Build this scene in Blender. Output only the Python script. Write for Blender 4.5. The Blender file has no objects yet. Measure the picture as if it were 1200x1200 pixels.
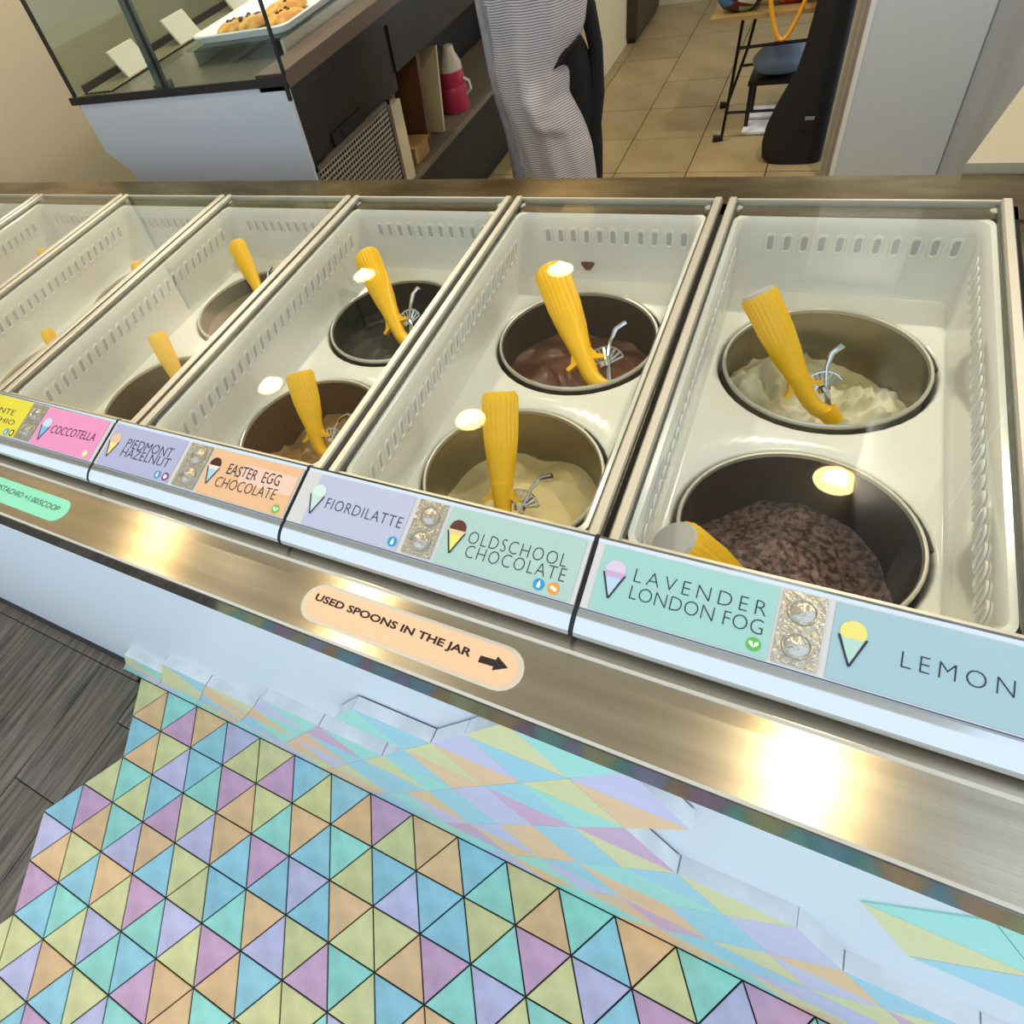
import bpy, bmesh, math, random
from mathutils import Vector, Matrix, noise
random.seed(7)
S = 0.12                      # one floor-tile side in metres; all numbers below are in tile sides
sc = bpy.context.scene
# ------------------------------------------------------------------ camera, world, lights, exposure
cam_d = bpy.data.cameras.new('camera'); cam = bpy.data.objects.new('camera', cam_d)
sc.collection.objects.link(cam); sc.camera = cam
cam_d.sensor_fit = 'HORIZONTAL'; cam_d.sensor_width = 36
cam_d.lens = 772.06/1200*36
cam_d.shift_x = (600-459.81)/1200; cam_d.shift_y = (552.55-600)/1200
cam_d.clip_start = 0.02; cam_d.clip_end = 100
CAM = Vector((12.449, -2.107, 14.156))
R = ((0.86283, 0.44841, -0.23337), (0.19747, -0.72634, -0.65836), (-0.46472, 0.52197, -0.71526))
CR = Vector(R[0]); CD = Vector(R[1]); CF = Vector(R[2])
CF.normalize(); CR = (CR-CR.dot(CF)*CF).normalized(); CD = CF.cross(CR)
M = Matrix(((CR.x, -CD.x, -CF.x, CAM.x*S), (CR.y, -CD.y, -CF.y, CAM.y*S), (CR.z, -CD.z, -CF.z, CAM.z*S), (0, 0, 0, 1)))
cam.matrix_world = M
def project(p):
    q = Vector(p)-CAM; w = q.dot(CF)
    return (772.06*q.dot(CR)/w+459.81, 772.06*q.dot(CD)/w+552.55, w)
W = bpy.data.worlds.new('daylight'); sc.world = W; W.use_nodes = True
bg = W.node_tree.nodes['Background']; bg.inputs[0].default_value = (0.78, 0.89, 1.0, 1); bg.inputs[1].default_value = 1.45
sc.view_settings.view_transform = 'Standard'; sc.view_settings.look = 'None'
sc.view_settings.gamma = 1; sc.view_settings.use_curve_mapping = False
sc.view_settings.exposure = 0.1
LAMP_W = 84.0
LAMPS = [(15.7, 7.7), (15.5, 18.9), (15.2, 30.4), (-.4, 7.7), (0, 18.7), (.3, 32.0), (-12.5, 7.7), (-12.8, 18.6), (-12.6, 30.0)]
CEIL = 24.4
def sun_lamp(x, y):
    d = bpy.data.lights.new('downlight', 'SPOT'); d.spot_size = math.radians(165); d.spot_blend = 1.0; d.shadow_soft_size = .045; d.energy = LAMP_W*(.14 if y > 25 else (.24 if y < 10 else 1.3)); d.color = (1.0, .78, .48) if y < 10 else (1.0, .90, .76)
    o = bpy.data.objects.new('downlight', d); o.location = (x*S, y*S, (CEIL-.17)*S); sc.collection.objects.link(o)
for p in LAMPS: sun_lamp(*p)

# ------------------------------------------------------------------ helpers
def lin(c):
    return tuple((v/12.92 if v <= .04045 else ((v+.055)/1.055)**2.4) for v in (c[0]/255, c[1]/255, c[2]/255))
def mat(name, rgb, rough=.5, metal=0, bump=0, bscale=40, var=0, vscale=8, rgb2=None, stretch=(1, 1, 1), coat=0, spec=.5, objvar=0, detail=3):
    m = bpy.data.materials.new(name); m.use_nodes = True; nt = m.node_tree; N = nt.nodes; L = nt.links
    b = N['Principled BSDF']; c = lin(rgb)
    b.inputs['Base Color'].default_value = (*c, 1); b.inputs['Roughness'].default_value = rough
    b.inputs['Metallic'].default_value = metal; b.inputs['Specular IOR Level'].default_value = spec
    if coat: b.inputs['Coat Weight'].default_value = coat; b.inputs['Coat Roughness'].default_value = .05
    if bump or var or rgb2:
        tc = N.new('ShaderNodeTexCoord'); mp = N.new('ShaderNodeMapping'); mp.inputs['Scale'].default_value = stretch
        L.new(tc.outputs['Object'], mp.inputs['Vector'])
    col = None
    if rgb2:
        n = N.new('ShaderNodeTexNoise'); n.inputs['Scale'].default_value = vscale; n.inputs['Detail'].default_value = detail
        L.new(mp.outputs[0], n.inputs['Vector'])
        r = N.new('ShaderNodeValToRGB'); r.color_ramp.elements[0].position = .5-.5*max(var, .02); r.color_ramp.elements[1].position = .5+.5*max(var, .02)
        r.color_ramp.elements[0].color = (*c, 1); r.color_ramp.elements[1].color = (*lin(rgb2), 1)
        L.new(n.outputs[0], r.inputs[0]); col = r.outputs[0]
        L.new(col, b.inputs['Base Color'])
    if objvar:
        oi = N.new('ShaderNodeObjectInfo'); hs = N.new('ShaderNodeHueSaturation')
        mr = N.new('ShaderNodeMapRange'); mr.inputs[3].default_value = 1-objvar; mr.inputs[4].default_value = 1+objvar
        L.new(oi.outputs['Random'], mr.inputs[0]); L.new(mr.outputs[0], hs.inputs['Value'])
        if col: L.new(col, hs.inputs['Color'])
        else: hs.inputs['Color'].default_value = (*c, 1)
        L.new(hs.outputs[0], b.inputs['Base Color'])
    if bump:
        n2 = N.new('ShaderNodeTexNoise'); n2.inputs['Scale'].default_value = bscale; n2.inputs['Detail'].default_value = 4
        L.new(mp.outputs[0], n2.inputs['Vector'])
        bp = N.new('ShaderNodeBump'); bp.inputs['Strength'].default_value = bump; bp.inputs['Distance'].default_value = .004
        L.new(n2.outputs[0], bp.inputs['Height']); L.new(bp.outputs[0], b.inputs['Normal'])
    return m
def glass(name, tint=(.97, .985, .975), ior=1.5):
    m = bpy.data.materials.new(name); m.use_nodes = True; N = m.node_tree.nodes; L = m.node_tree.links; N.clear()
    t = N.new('ShaderNodeBsdfTransparent'); t.inputs[0].default_value = (*tint, 1)
    g = N.new('ShaderNodeBsdfGlossy'); g.inputs['Roughness'].default_value = .012
    lw = N.new('ShaderNodeLayerWeight'); lw.inputs[0].default_value = .5
    pw = N.new('ShaderNodeMath'); pw.operation = 'POWER'; pw.inputs[1].default_value = 5; L.new(lw.outputs['Facing'], pw.inputs[0])
    f = N.new('ShaderNodeMath'); f.operation = 'MULTIPLY_ADD'; f.inputs[1].default_value = .96; f.inputs[2].default_value = .035; L.new(pw.outputs[0], f.inputs[0])
    mx = N.new('ShaderNodeMixShader'); o = N.new('ShaderNodeOutputMaterial')
    L.new(f.outputs[0], mx.inputs[0]); L.new(t.outputs[0], mx.inputs[1]); L.new(g.outputs[0], mx.inputs[2]); L.new(mx.outputs[0], o.inputs[0])
    return m
def emis(name, rgb, s):
    m = bpy.data.materials.new(name); m.use_nodes = True; b = m.node_tree.nodes['Principled BSDF']
    b.inputs['Base Color'].default_value = (*lin(rgb), 1); b.inputs['Emission Color'].default_value = (*lin(rgb), 1); b.inputs['Emission Strength'].default_value = s
    return m

class MB:
    def __init__(s): s.v = []; s.f = []; s.m = []
    def add(s, vs, fs, mi=0):
        o = len(s.v); s.v += [tuple(v) for v in vs]
        for f in fs: s.f.append(tuple(i+o for i in f)); s.m.append(mi)
        return s
    def box(s, x0, y0, z0, x1, y1, z1, mi=0):
        vs = [(x, y, z) for z in (z0, z1) for y in (y0, y1) for x in (x0, x1)]
        return s.add(vs, [(0, 2, 3, 1), (4, 5, 7, 6), (0, 1, 5, 4), (2, 6, 7, 3), (0, 4, 6, 2), (1, 3, 7, 5)], mi)
    def prism(s, poly, ax, a, b, mi=0, mcap=None):
        # poly: 2-D points in the two other axes, extruded along axis ax (0,1,2) from a to b
        n = len(poly)
        def P(p, t): return {0: (t, p[0], p[1]), 1: (p[0], t, p[1]), 2: (p[0], p[1], t)}[ax]
        vs = [P(p, a) for p in poly]+[P(p, b) for p in poly]
        s.add(vs, [(i, (i+1) % n, n+(i+1) % n, n+i) for i in range(n)], mi)
        s.add(vs, [tuple(range(n))[::-1], tuple(range(n, 2*n))], mi if mcap is None else mcap)
        return s
    def tube(s, pts, rad, n=10, mi=0, cap=True, sx=1):
        pts = [Vector(p) for p in pts]; k = len(pts)
        if not hasattr(rad, '__len__'): rad = [rad]*k
        rings = []; up = None
        for i, p in enumerate(pts):
            t = (pts[min(i+1, k-1)]-pts[max(i-1, 0)]).normalized()
            if up is None:
                up = Vector((0, 0, 1)) if abs(t.z) < .9 else Vector((0, 1, 0))
            a = t.cross(up).normalized(); bb = a.cross(t).normalized(); up = bb
            rings.append([p+a*math.cos(2*math.pi*j/n)*rad[i]*sx+bb*math.sin(2*math.pi*j/n)*rad[i] for j in range(n)])
        vs = [v for r in rings for v in r]; fs = []
        for i in range(k-1):
            for j in range(n): fs.append((i*n+j, i*n+(j+1) % n, (i+1)*n+(j+1) % n, (i+1)*n+j))
        if cap: fs += [tuple(range(n))[::-1], tuple(range((k-1)*n, k*n))]
        return s.add(vs, fs, mi)
    def lathe(s, prof, cx=0, cy=0, n=32, mi=0, cap0=False, cap1=False, ex=1, ey=1):
        vs = []; k = len(prof)
        for r, z in prof:
            for j in range(n):
                a = 2*math.pi*j/n; vs.append((cx+r*ex*math.cos(a), cy+r*ey*math.sin(a), z))
        fs = [(i*n+j, i*n+(j+1) % n, (i+1)*n+(j+1) % n, (i+1)*n+j) for i in range(k-1) for j in range(n)]
        if cap0: fs.append(tuple(range(n))[::-1])
        if cap1: fs.append(tuple(range((k-1)*n, k*n)))
        return s.add(vs, fs, mi)
    def mesh(s, name, mats, o=(0, 0, 0), sharp=35):
        me = bpy.data.meshes.new(name)
        me.from_pydata([((v[0]-o[0])*S, (v[1]-o[1])*S, (v[2]-o[2])*S) for v in s.v], [], s.f)
        for m in (mats if isinstance(mats, (list, tuple)) else [mats]): me.materials.append(m)
        me.polygons.foreach_set('material_index', s.m)
        bm = bmesh.new(); bm.from_mesh(me); bmesh.ops.recalc_face_normals(bm, faces=bm.faces); bm.to_mesh(me); bm.free()
        if sharp:
            me.polygons.foreach_set('use_smooth', [True]*len(me.polygons)); me.set_sharp_from_angle(angle=math.radians(sharp))
        me.update(); return me
def link(name, me, parent=None, loc=(0, 0, 0)):
    o = bpy.data.objects.new(name, me); sc.collection.objects.link(o)
    if parent: o.parent = parent
    o.location = Vector(loc)*S
    return o
def origin(o):
    # world origin of an object chain, in tile units
    p = Vector((0, 0, 0))
    while o: p = p+o.location; o = o.parent
    return p/S
def part(name, mb, mats, parent=None, sharp=35, bevel=0):
    o = origin(parent) if parent else (0, 0, 0)
    me = mb.mesh(name, mats, o, sharp)
    if bevel:
        bm = bmesh.new(); bm.from_mesh(me)
        es = [e for e in bm.edges if len(e.link_faces) == 2 and e.calc_face_angle(0) > .6]
        bmesh.ops.bevel(bm, geom=es, offset=bevel*S, segments=2, affect='EDGES', profile=.7); bm.to_mesh(me); bm.free()
        me.polygons.foreach_set('use_smooth', [True]*len(me.polygons)); me.set_sharp_from_angle(angle=math.radians(40))
    return link(name, me, parent)
def tag(o, label=None, cat=None, group=None, kind=None):
    if label: o['label'] = label
    if cat: o['category'] = cat
    if group: o['group'] = group
    if kind: o['kind'] = kind
    return o
def thing(name, loc, label, cat, group=None):
    o = bpy.data.objects.new(name, None); sc.collection.objects.link(o); o.location = Vector(loc)*S; o.empty_display_size = .05
    return tag(o, label, cat, group)
def solo(name, mb, mats, label, cat, group=None, **k):   # a thing that is one mesh, origin at its own base
    xs = [v[0] for v in mb.v]; ys = [v[1] for v in mb.v]; zs = [v[2] for v in mb.v]
    c = ((min(xs)+max(xs))/2, (min(ys)+max(ys))/2, min(zs))
    sharp = k.pop('sharp', 35)
    o = link(name, mb.mesh(name, mats, c, sharp), None, c)
    return tag(o, label, cat, group)
def copy_tree(o, parent=None):
    c = o.copy(); sc.collection.objects.link(c); c.parent = parent
    for ch in list(o.children): copy_tree(ch, c)
    return c
def fbm(x, y, z=0, o=4):
    return noise.fractal(Vector((x, y, z)), 1.0, 2.0, o)
def text_mesh(s, spacing=1.0):
    cu = bpy.data.curves.new('lettering', 'FONT'); cu.body = s; cu.space_character = spacing; cu.resolution_u = 3
    return cu
def lettering(body, mtl, parent, P, u0, u1, v0, v1, spacing=1.0, thin=0.0, slant=0.0, wob=0.0, depth=.004, name='lettering'):
    # P(u,v,h) -> point in tile units ; text is fitted into the box
    cu = text_mesh(body, spacing); cu.offset = thin
    t = bpy.data.objects.new('lettering', cu); sc.collection.objects.link(t)
    dg = bpy.context.evaluated_depsgraph_get(); me = bpy.data.meshes.new_from_object(t.evaluated_get(dg))
    bpy.data.objects.remove(t); bpy.data.curves.remove(cu)
    xs = [v.co.x for v in me.vertices]; ys = [v.co.y for v in me.vertices]; a, b, c, d = min(xs), max(xs), min(ys), max(ys)
    o = origin(parent)
    for v in me.vertices:
        uu = (v.co.x-a)/(b-a); vv = (v.co.y-c)/(d-c)
        q = P(u0+(u1-u0)*uu, v0+(v1-v0)*vv+slant*(uu-.5)+wob*math.sin(uu*23), depth)
        v.co = (Vector(q)-Vector(o))*S
    me.materials.clear(); me.materials.append(mtl); me.name = name
    return link(name, me, parent)
def flat(name, mtl, parent, P, uv, h=.004):
    me = bpy.data.meshes.new(name); o = origin(parent)
    me.from_pydata([(Vector(P(u, v, h))-Vector(o))*S for u, v in uv], [], [tuple(range(len(uv)))])
    me.materials.append(mtl); return link(name, me, parent)
def circ(u, v, ru, rv, n=24, a0=0, a1=2*math.pi):
    k = n if a1-a0 >= 6.28 else n+1
    return [(u+ru*math.cos(a0+(a1-a0)*i/n), v+rv*math.sin(a0+(a1-a0)*i/n)) for i in range(k)]

# ------------------------------------------------------------------ materials
steel = mat('brushed_steel', (206, 197, 178), .25, 1, bump=.03, bscale=60, stretch=(.3, 6, 6), var=.5, rgb2=(184, 174, 154), vscale=9)
N_ = steel.node_tree.nodes; b_ = N_['Principled BSDF']; b_.inputs['Anisotropic'].default_value = .85
cx_ = N_.new('ShaderNodeCombineXYZ'); cx_.inputs[1].default_value = 1.0; steel.node_tree.links.new(cx_.outputs[0], b_.inputs['Tangent'])
steel_rear = mat('worn_reflection_steel', (164, 150, 120), .26, 1, bump=.12, bscale=10, stretch=(1, 2.5, 1), var=.45, rgb2=(104, 88, 62), vscale=6)  # brown blotches paint in reflections as well as wear
steel_face = mat('polished_steel', (120, 118, 116), .10, 1)
chrome = mat('polished_bar', (205, 210, 216), .12, 1)
frame_al = mat('satin_aluminium', (206, 204, 192), .42, .75)
frame_dark = mat('grey_frame', (92, 96, 90), .4, .7)
black = mat('black_plastic', (16, 16, 18), .5)
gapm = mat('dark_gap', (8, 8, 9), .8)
white_p = mat('white_front_panel', (200, 208, 214), .38, bump=.02, bscale=20)
well_m = mat('glossy_white_moulding', (236, 236, 230), .16, bump=.015, bscale=14, coat=.3)
slot_m = mat('slot_shadow_grey', (190, 188, 192), .5)
tubsteel = mat('tub_steel', (150, 142, 120), .24, 1, bump=.12, bscale=12)
yel = mat('yellow_plastic', (255, 198, 0), .34, bump=.02, bscale=60)
capm = mat('grey_end_cap', (196, 194, 192), .6, bump=.05)
sil = mat('embossed_silver', (190, 188, 180), .3, 1, bump=.5, bscale=140)
PAL = {'Y': (206, 203, 138), 'O': (224, 181, 128), 'T': (140, 211, 196), 'B': (138, 196, 212), 'L': (184, 180, 214), 'M': (196, 152, 184)}
tile_m = {}; wall_m = {}
for k, c in PAL.items():
    g_ = sum(c)/3; c = tuple(min(255, int((g_+(v-g_)*.9)*1.04+6)) for v in c)
    tile_m[k] = mat('cement_tile_'+k, c, .55, bump=.12, bscale=60, var=.45, vscale=16, rgb2=tuple(int(v*.86) for v in c), objvar=.06, detail=6)
    wall_m[k] = mat('wall_tile_'+k, tuple(int(v*.93) for v in c), .42, bump=.03, var=.7, vscale=5, rgb2=tuple(min(255, int(v*.8+36)) for v in c), stretch=(1, 1, 3))
edge_m = mat('tile_edge_plaster', (226, 230, 232), .7, bump=.25, bscale=30, var=.35, vscale=14, rgb2=(204, 208, 210))
grout = mat('dark_grout', (38, 35, 33), .9, bump=.3)
wood = mat('grey_brown_wood', (122, 110, 94), .5, bump=.4, bscale=16, stretch=(5.0, .35, 1), var=.34, vscale=13, rgb2=(66, 59, 50), objvar=.12, detail=7)
kit = mat('beige_floor_tile', (166, 148, 110), .35, bump=.05, var=.6, vscale=5, rgb2=(138, 118, 82), objvar=.07)
kgrout = mat('brown_grout', (70, 56, 40), .9)
wall_b = mat('beige_wall', (196, 184, 160), .8, bump=.05)
wall_w = mat('pale_wall', (166, 174, 184), .6, bump=.03)
ceil_m = mat('ceiling_paint', (218, 208, 188), .9)

# ------------------------------------------------------------------ the room
def st(name, mb, mats, **k): return tag(part(name, mb, mats, None, **k), kind='structure')
floor = st('floor', MB().box(-16, -9, -.6, 19, 48, -.12), grout)
st('ceiling', MB().box(-16, -4.5, CEIL, 19, 48, CEIL+.5), ceil_m)
st('wall_left', MB().box(-16.5, -4.5, -.6, -16, 48, CEIL), wall_b)
st('wall_rear', MB().box(-16, 48, -.6, 19, 48.5, CEIL), wall_b)
# the wall with the doorway, at the right of the passage
wr = st('wall_right', MB().box(13.35, 26.0, -.1, 19, 26.4, CEIL).box(16.1, 10.62, -.1, 16.5, 26.0, CEIL), wall_w)
st('wall_front', MB().box(16.5, 5, -.1, 19, 10.5, CEIL), wall_w)
st('trim_1', MB().box(12.56, 25.86, -.1, 12.86, 26.5, CEIL).box(12.66, 25.8, -.1, 12.76, 25.9, CEIL), mat('grey_door_trim', (150, 142, 128), .5))
d1 = tag(part('door_1', MB().box(12.9, 25.9, -.08, 16.05, 26.02, 20), mat('white_door', (190, 200, 210), .35)), kind='structure')
part('door_edge', MB().box(12.87, 25.88, -.08, 13.02, 25.93, 20), mat('white_door_edge', (226, 228, 230), .35), d1)
# cream partition at the left of the passage
st('wall_passage', MB().box(-2.0, 34.9, -.1, 1.5, 35.3, CEIL).box(1.1, 35.3, -.1, 1.5, 48, CEIL), mat('cream_partition', (206, 190, 150), .6))

# triangular cement tiles, in strips parallel to the counter
H3 = .8660254
STR = ['YOTMOBLYYMBYBOMYOOBTYOTBOYTLM',      # strip 0 starts with apex-away tile
       'BOYLBTMOYTOBTYBLBBYTMYLBMYT',
       'YTYBMYLOBMBLBOYYOMTLYTLOM',
       'BMOTLOBYYBTOLYMTYBOOMYT',
       'LOYBOYMTLYMOBYYTLO',
       'MBTYLTBMOOTLYB',
       'YYLOBYLTMOYBL',
       'LTOYBMTLOYB']
START = [(0, 'A'), (.5, 'A'), (.5, 'B'), (0, 'B'), (0, 'A'), (.5, 'A'), (.5, 'B'), (0, 'B'), (0, 'A'), (.5, 'A')]
tri = {}
def tri_mesh(typ, c):
    k = (typ, c)
    if k not in tri:
        g = .022; r = H3/3
        if typ == 'A': P = [(-.5, r), (.5, r), (0, r-H3)]
        else: P = [(-.5, -r), (.5, -r), (0, H3-r)]
        P = [(p[0]*(1-2*g), p[1]*(1-2*g)) for p in P]
        Q = [(p[0]*.965, p[1]*.965) for p in P]
        mb = MB(); vs = [(x, y, -.09) for x, y in P]+[(x, y, -.012) for x, y in P]+[(x, y, 0) for x, y in Q]
        mb.add(vs, [(0, 1, 4, 3), (1, 2, 5, 4), (2, 0, 3, 5), (3, 4, 7, 6), (4, 5, 8, 7), (5, 3, 6, 8), (6, 7, 8)])
        tri[k] = mb.mesh('floor_tile', tile_m[c], sharp=0)
    return tri[k]
cand = []; rs = random.Random(5)
for k in range(0, 10):
    x, typ = START[k]; i = 0
    while x < 18:
        c = STR[k][i] if k < len(STR) and i < len(STR[k]) else rs.choice('YYOTTBBLM')
        # centroid
        cx = x+.5; cy = -k*H3-(H3/3 if typ == 'A' else 2*H3/3)
        q = project((cx, cy, 0)); vis = q[2] > 0 and -70 < q[0] < 1270 and -70 < q[1] < 1270
        cand.append((0 if vis else 1, k, cx, cy, typ, c))
        x += .5; typ = 'B' if typ == 'A' else 'A'; i += 1
cand.sort(key=lambda t: (t[0], t[1]))
restm = {}
for n, (nv, k, cx, cy, typ, c) in enumerate(cand):
    z = rs.uniform(-.004, .004)
    if not nv and n < 300:
        link('floor_tile', tri_mesh(typ, c), floor, (cx, cy, z))
    else: restm.setdefault(c, []).append((cx, cy, z, typ))
mb = MB(); ml = list(PAL)
for c, l in restm.items():
    for cx, cy, z, typ in l:
        r = H3/3; g = .96
        P = [(-.5, r), (.5, r), (0, r-H3)] if typ == 'A' else [(-.5, -r), (.5, -r), (0, H3-r)]
        mb.prism([(cx+p[0]*g, cy+p[1]*g) for p in P], 2, -.09, z, ml.index(c))
tag(part('floor_tiles_beyond', mb, [tile_m[c] for c in ml], floor, sharp=0), kind='stuff')
# mortar bed below the tiles, following their stepped edge
edge = []
for k in range(11): edge.append(([0, .5, 1, .5, 0, .5, 1, .5, 0, .5, 1][k], -k*H3))
bed = MB().prism(edge[::-1]+[(18, 0), (18, -10*H3)], 2, -.12, -.035)
part('mortar_bed', bed, grout, floor, sharp=0)
# wood-look planks to the left
rs = random.Random(3); x = -16.0
while x < 1.2:
    w = 1.62; y = -9.0+rs.uniform(-7, 0)
    while y < -.02:
        L_ = rs.uniform(8, 10); y0 = max(y, -9); y1 = min(y+L_, -.12)
        if y1-y0 > .3:
            mb = MB().box(x+.012, y0+.012, -.12, min(x+w, 1.3)-.012, y1-.012, -.045)
            o = part('floor_plank', mb, wood, floor, sharp=0, bevel=.008)
        y += L_
    x += w
part('floor_plank', MB().box(-16, -.11, -.12, -.1, .22, -.02), wood, floor, sharp=0, bevel=.01)
st('baseboard_front', MB().box(-16, .14, -.05, .0, .3, .16), mat('dark_skirting', (40, 36, 34), .5), bevel=.02)
# square beige tiles behind the counter
sq = MB().box(.02, .02, -.12, 2.88, 3.14, 0).mesh('square_tile', kit, sharp=0)
for ix in range(-6, 6):
    for iy in range(-5, 7):
        link('square_tile', sq, floor, (2.03+2.9*ix, 26.5+3.16*iy, rs.uniform(-.01, .01)))

# ------------------------------------------------------------------ ceiling downlights (seen as reflections)
lampm = emis('lamp_glow', (255, 222, 140), 30.0); ringm = mat('lamp_ring', (230, 226, 214), .4)
l0 = None
for i, (x, y) in enumerate(LAMPS):
    nm = ['over the counter end by the doorway', 'over the counter middle', 'over the counter end by the left wall'][i//3]
    rw = ['in the front row', 'in the middle row', 'in the rear row'][i % 3]
    o = thing('ceiling_light', (x, y, CEIL-.1), 'round recessed ceiling downlight '+nm+', '+rw, 'lamp', 'downlights in the ceiling')
    part('trim_ring', MB().lathe([(.76, CEIL-.1), (.78, CEIL-.12), (.98, CEIL-.1), (1.0, CEIL-.02)], x, y, 32), ringm, o)
    part('diffuser', MB().lathe([(.0, CEIL-.06), (.76, CEIL-.06)], x, y, 32), lampm, o)

# ------------------------------------------------------------------ the serving counter
P0 = 11.22; PW = 3.79; X_L, X_R = -14.5, 15.4
LIDX = [P0-PW*j for j in range(0, 7)]      # left edge of each bay, rightmost first
ctr = thing('serving_counter', (0, 5, 0), 'long gelato counter with steel ledge, pastel triangle tiled front and sunken tubs', 'counter')
# white front panel, leaning back a little
def yf(z): return .018*z
part('front_panel', MB().prism([(.22, -.05), (yf(7.2)+.22, 7.2), (yf(7.2)+.5, 7.2), (.5, -.05)], 0, X_L, 18), white_p, ctr)
# the proud triangle tiles on the panel
WA, WB, WC, WX = .916, 1.272, -.186, 9.507
COLW = {}
def wv(r, i):
    z = WA*r+WC; x = WX+WB*(i+.5*(r % 2)); return (x, z)
# tiles: (strip r, kind, i): U = base on row r (i,i+1) apex on row r+1 ; D = base on row r+1 (i,i+1), apex on row r
def apexU(r, i): return i if r % 2 == 1 and False else None
wl = []
rw = random.Random(11)
span = {0: (-.03, 99), 1: (.6, 99), 2: (2.51, 99), 3: (5.69, 99), 4: (8.2, 14.5), 5: (7.7, 12.9), 6: (9.3, 12.3), 7: (10.1, 12.9)}
known = {(5, 'U', -2): 'T', (5, 'D', -1): 'B', (5, 'U', -1): 'Y', (5, 'D', 0): 'O', (5, 'U', 0): 'B', (5, 'D', 1): 'T', (5, 'U', 1): 'M',
         (6, 'U', 0): 'L', (6, 'D', 0): 'B', (6, 'U', 1): 'Y', (6, 'D', 1): 'O', (7, 'U', 0): 'Y', (7, 'D', 1): 'T', (7, 'U', 1): 'L',
         (4, 'U', 3): 'L', (4, 'U', 2): 'B', (4, 'D', 2): 'Y', (4, 'D', 1): 'Y', (4, 'D', 0): 'M', (4, 'U', 0): 'L'}
def wtri(r, kind, i):
    if kind == 'U':
        a, b = wv(r, i), wv(r, i+1); c = ((a[0]+b[0])/2, WA*(r+1)+WC)
    else:
        a, b = wv(r+1, i), wv(r+1, i+1); c = ((a[0]+b[0])/2, WA*r+WC)
    return a, b, c
for r in range(0, 8):
    for kind in 'UD':
        for i in range(-9, 8):
            a, b, c = wtri(r, kind, i); mx = (a[0]+b[0])/2
            # slanted limits: measured at the strip's upper row
            lo = {0: -.03-.64, 1: .6-.64, 2: 2.51-.64, 3: 5.69-.64, 4: 8.23, 5: 8.87-1.28, 6: 9.5, 7: 10.1}[r]
            hi = {0: 99, 1: 99, 2: 99, 3: 99, 4: 14.6, 5: 12.8, 6: 12.5, 7: 12.9}[r]
            lft = min(a[0], b[0]); rgt = max(a[0], b[0])
            ok = lft >= lo-.1 and rgt <= hi+.1
            if r == 5: ok = -2 <= i and ((kind == 'U' and i <= 1) or (kind == 'D' and -1 <= i <= 1))
            if r == 6: ok = (kind == 'U' and i in (0, 1)) or (kind == 'D' and i in (0, 1))
            if r == 7: ok = (kind == 'U' and i in (0, 1)) or (kind == 'D' and i == 1)
            if r == 4: ok = (kind == 'U' and -1 <= i <= 3) or (kind == 'D' and -1 <= i <= 2)
            if ok and lft < 17: wl.append((r, kind, i))
FP = [(14.27, 5.55), (15.0, 6.5), (14.96, 4.43), (15.65, 5.5), (16.2, 4.45), (16.95, 5.5), (16.3, 6.5), (17.5, 4.45), (17.6, 6.5), (18.0, 5.5)]
for (r, kind, i) in wl:
    pts = wtri(r, kind, i); pts = [(p[0], max(min(p[1], 7.17), .02)) for p in pts]
    if r == 7 and kind == 'U':      # cut by the ledge
        a, b, c = wtri(r, kind, i); pts = [a, b, ((b[0]*.0+c[0]+.02), 7.15), (c[0]-.02, 7.15)]
    cx = sum(p[0] for p in pts)/len(pts); cz = sum(p[1] for p in pts)/len(pts)
    pts = [(cx+(p[0]-cx)*.985, cz+(p[1]-cz)*.985) for p in pts]
    th = .23 if r < 5 else .2
    n = len(pts); mb = MB()
    vs = [(p[0], yf(p[1]), p[1]) for p in pts]+[(p[0], yf(p[1])+th, p[1]) for p in pts]
    mb.add(vs, [tuple(range(n))], 0); mb.add(vs, [(j, (j+1) % n, n+(j+1) % n, n+j) for j in range(n)], 1)
    c = known.get((r, kind, i)) or rw.choice('YOTBLMBTLO')
    part('wall_tile', mb, [wall_m[c], edge_m], ctr, sharp=0)
for tri_, c in (((0, 1, 3), 'T'), ((0, 2, 3), 'Y'), ((2, 4, 3), 'B'), ((1, 6, 3), 'T'), ((3, 6, 5), 'O'), ((3, 4, 5), 'T'), ((4, 7, 5), 'B'), ((5, 6, 8), 'T'), ((5, 7, 9), 'Y'), ((5, 8, 9), 'L')):
    P_ = [FP[q] for q in tri_]; cx = sum(p[0] for p in P_)/3; cz = sum(p[1] for p in P_)/3; P_ = [(cx+(p[0]-cx)*.985, cz+(p[1]-cz)*.985) for p in P_]
    vs = [(p[0], yf(p[1])+.2, p[1]) for p in P_]+[(p[0], yf(p[1])+.24, p[1]) for p in P_]
    part('wall_tile', MB().add(vs, [(0, 1, 2), (0, 1, 4, 3), (1, 2, 5, 4), (2, 0, 3, 5)]), wall_m[c], ctr, sharp=0)
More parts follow.
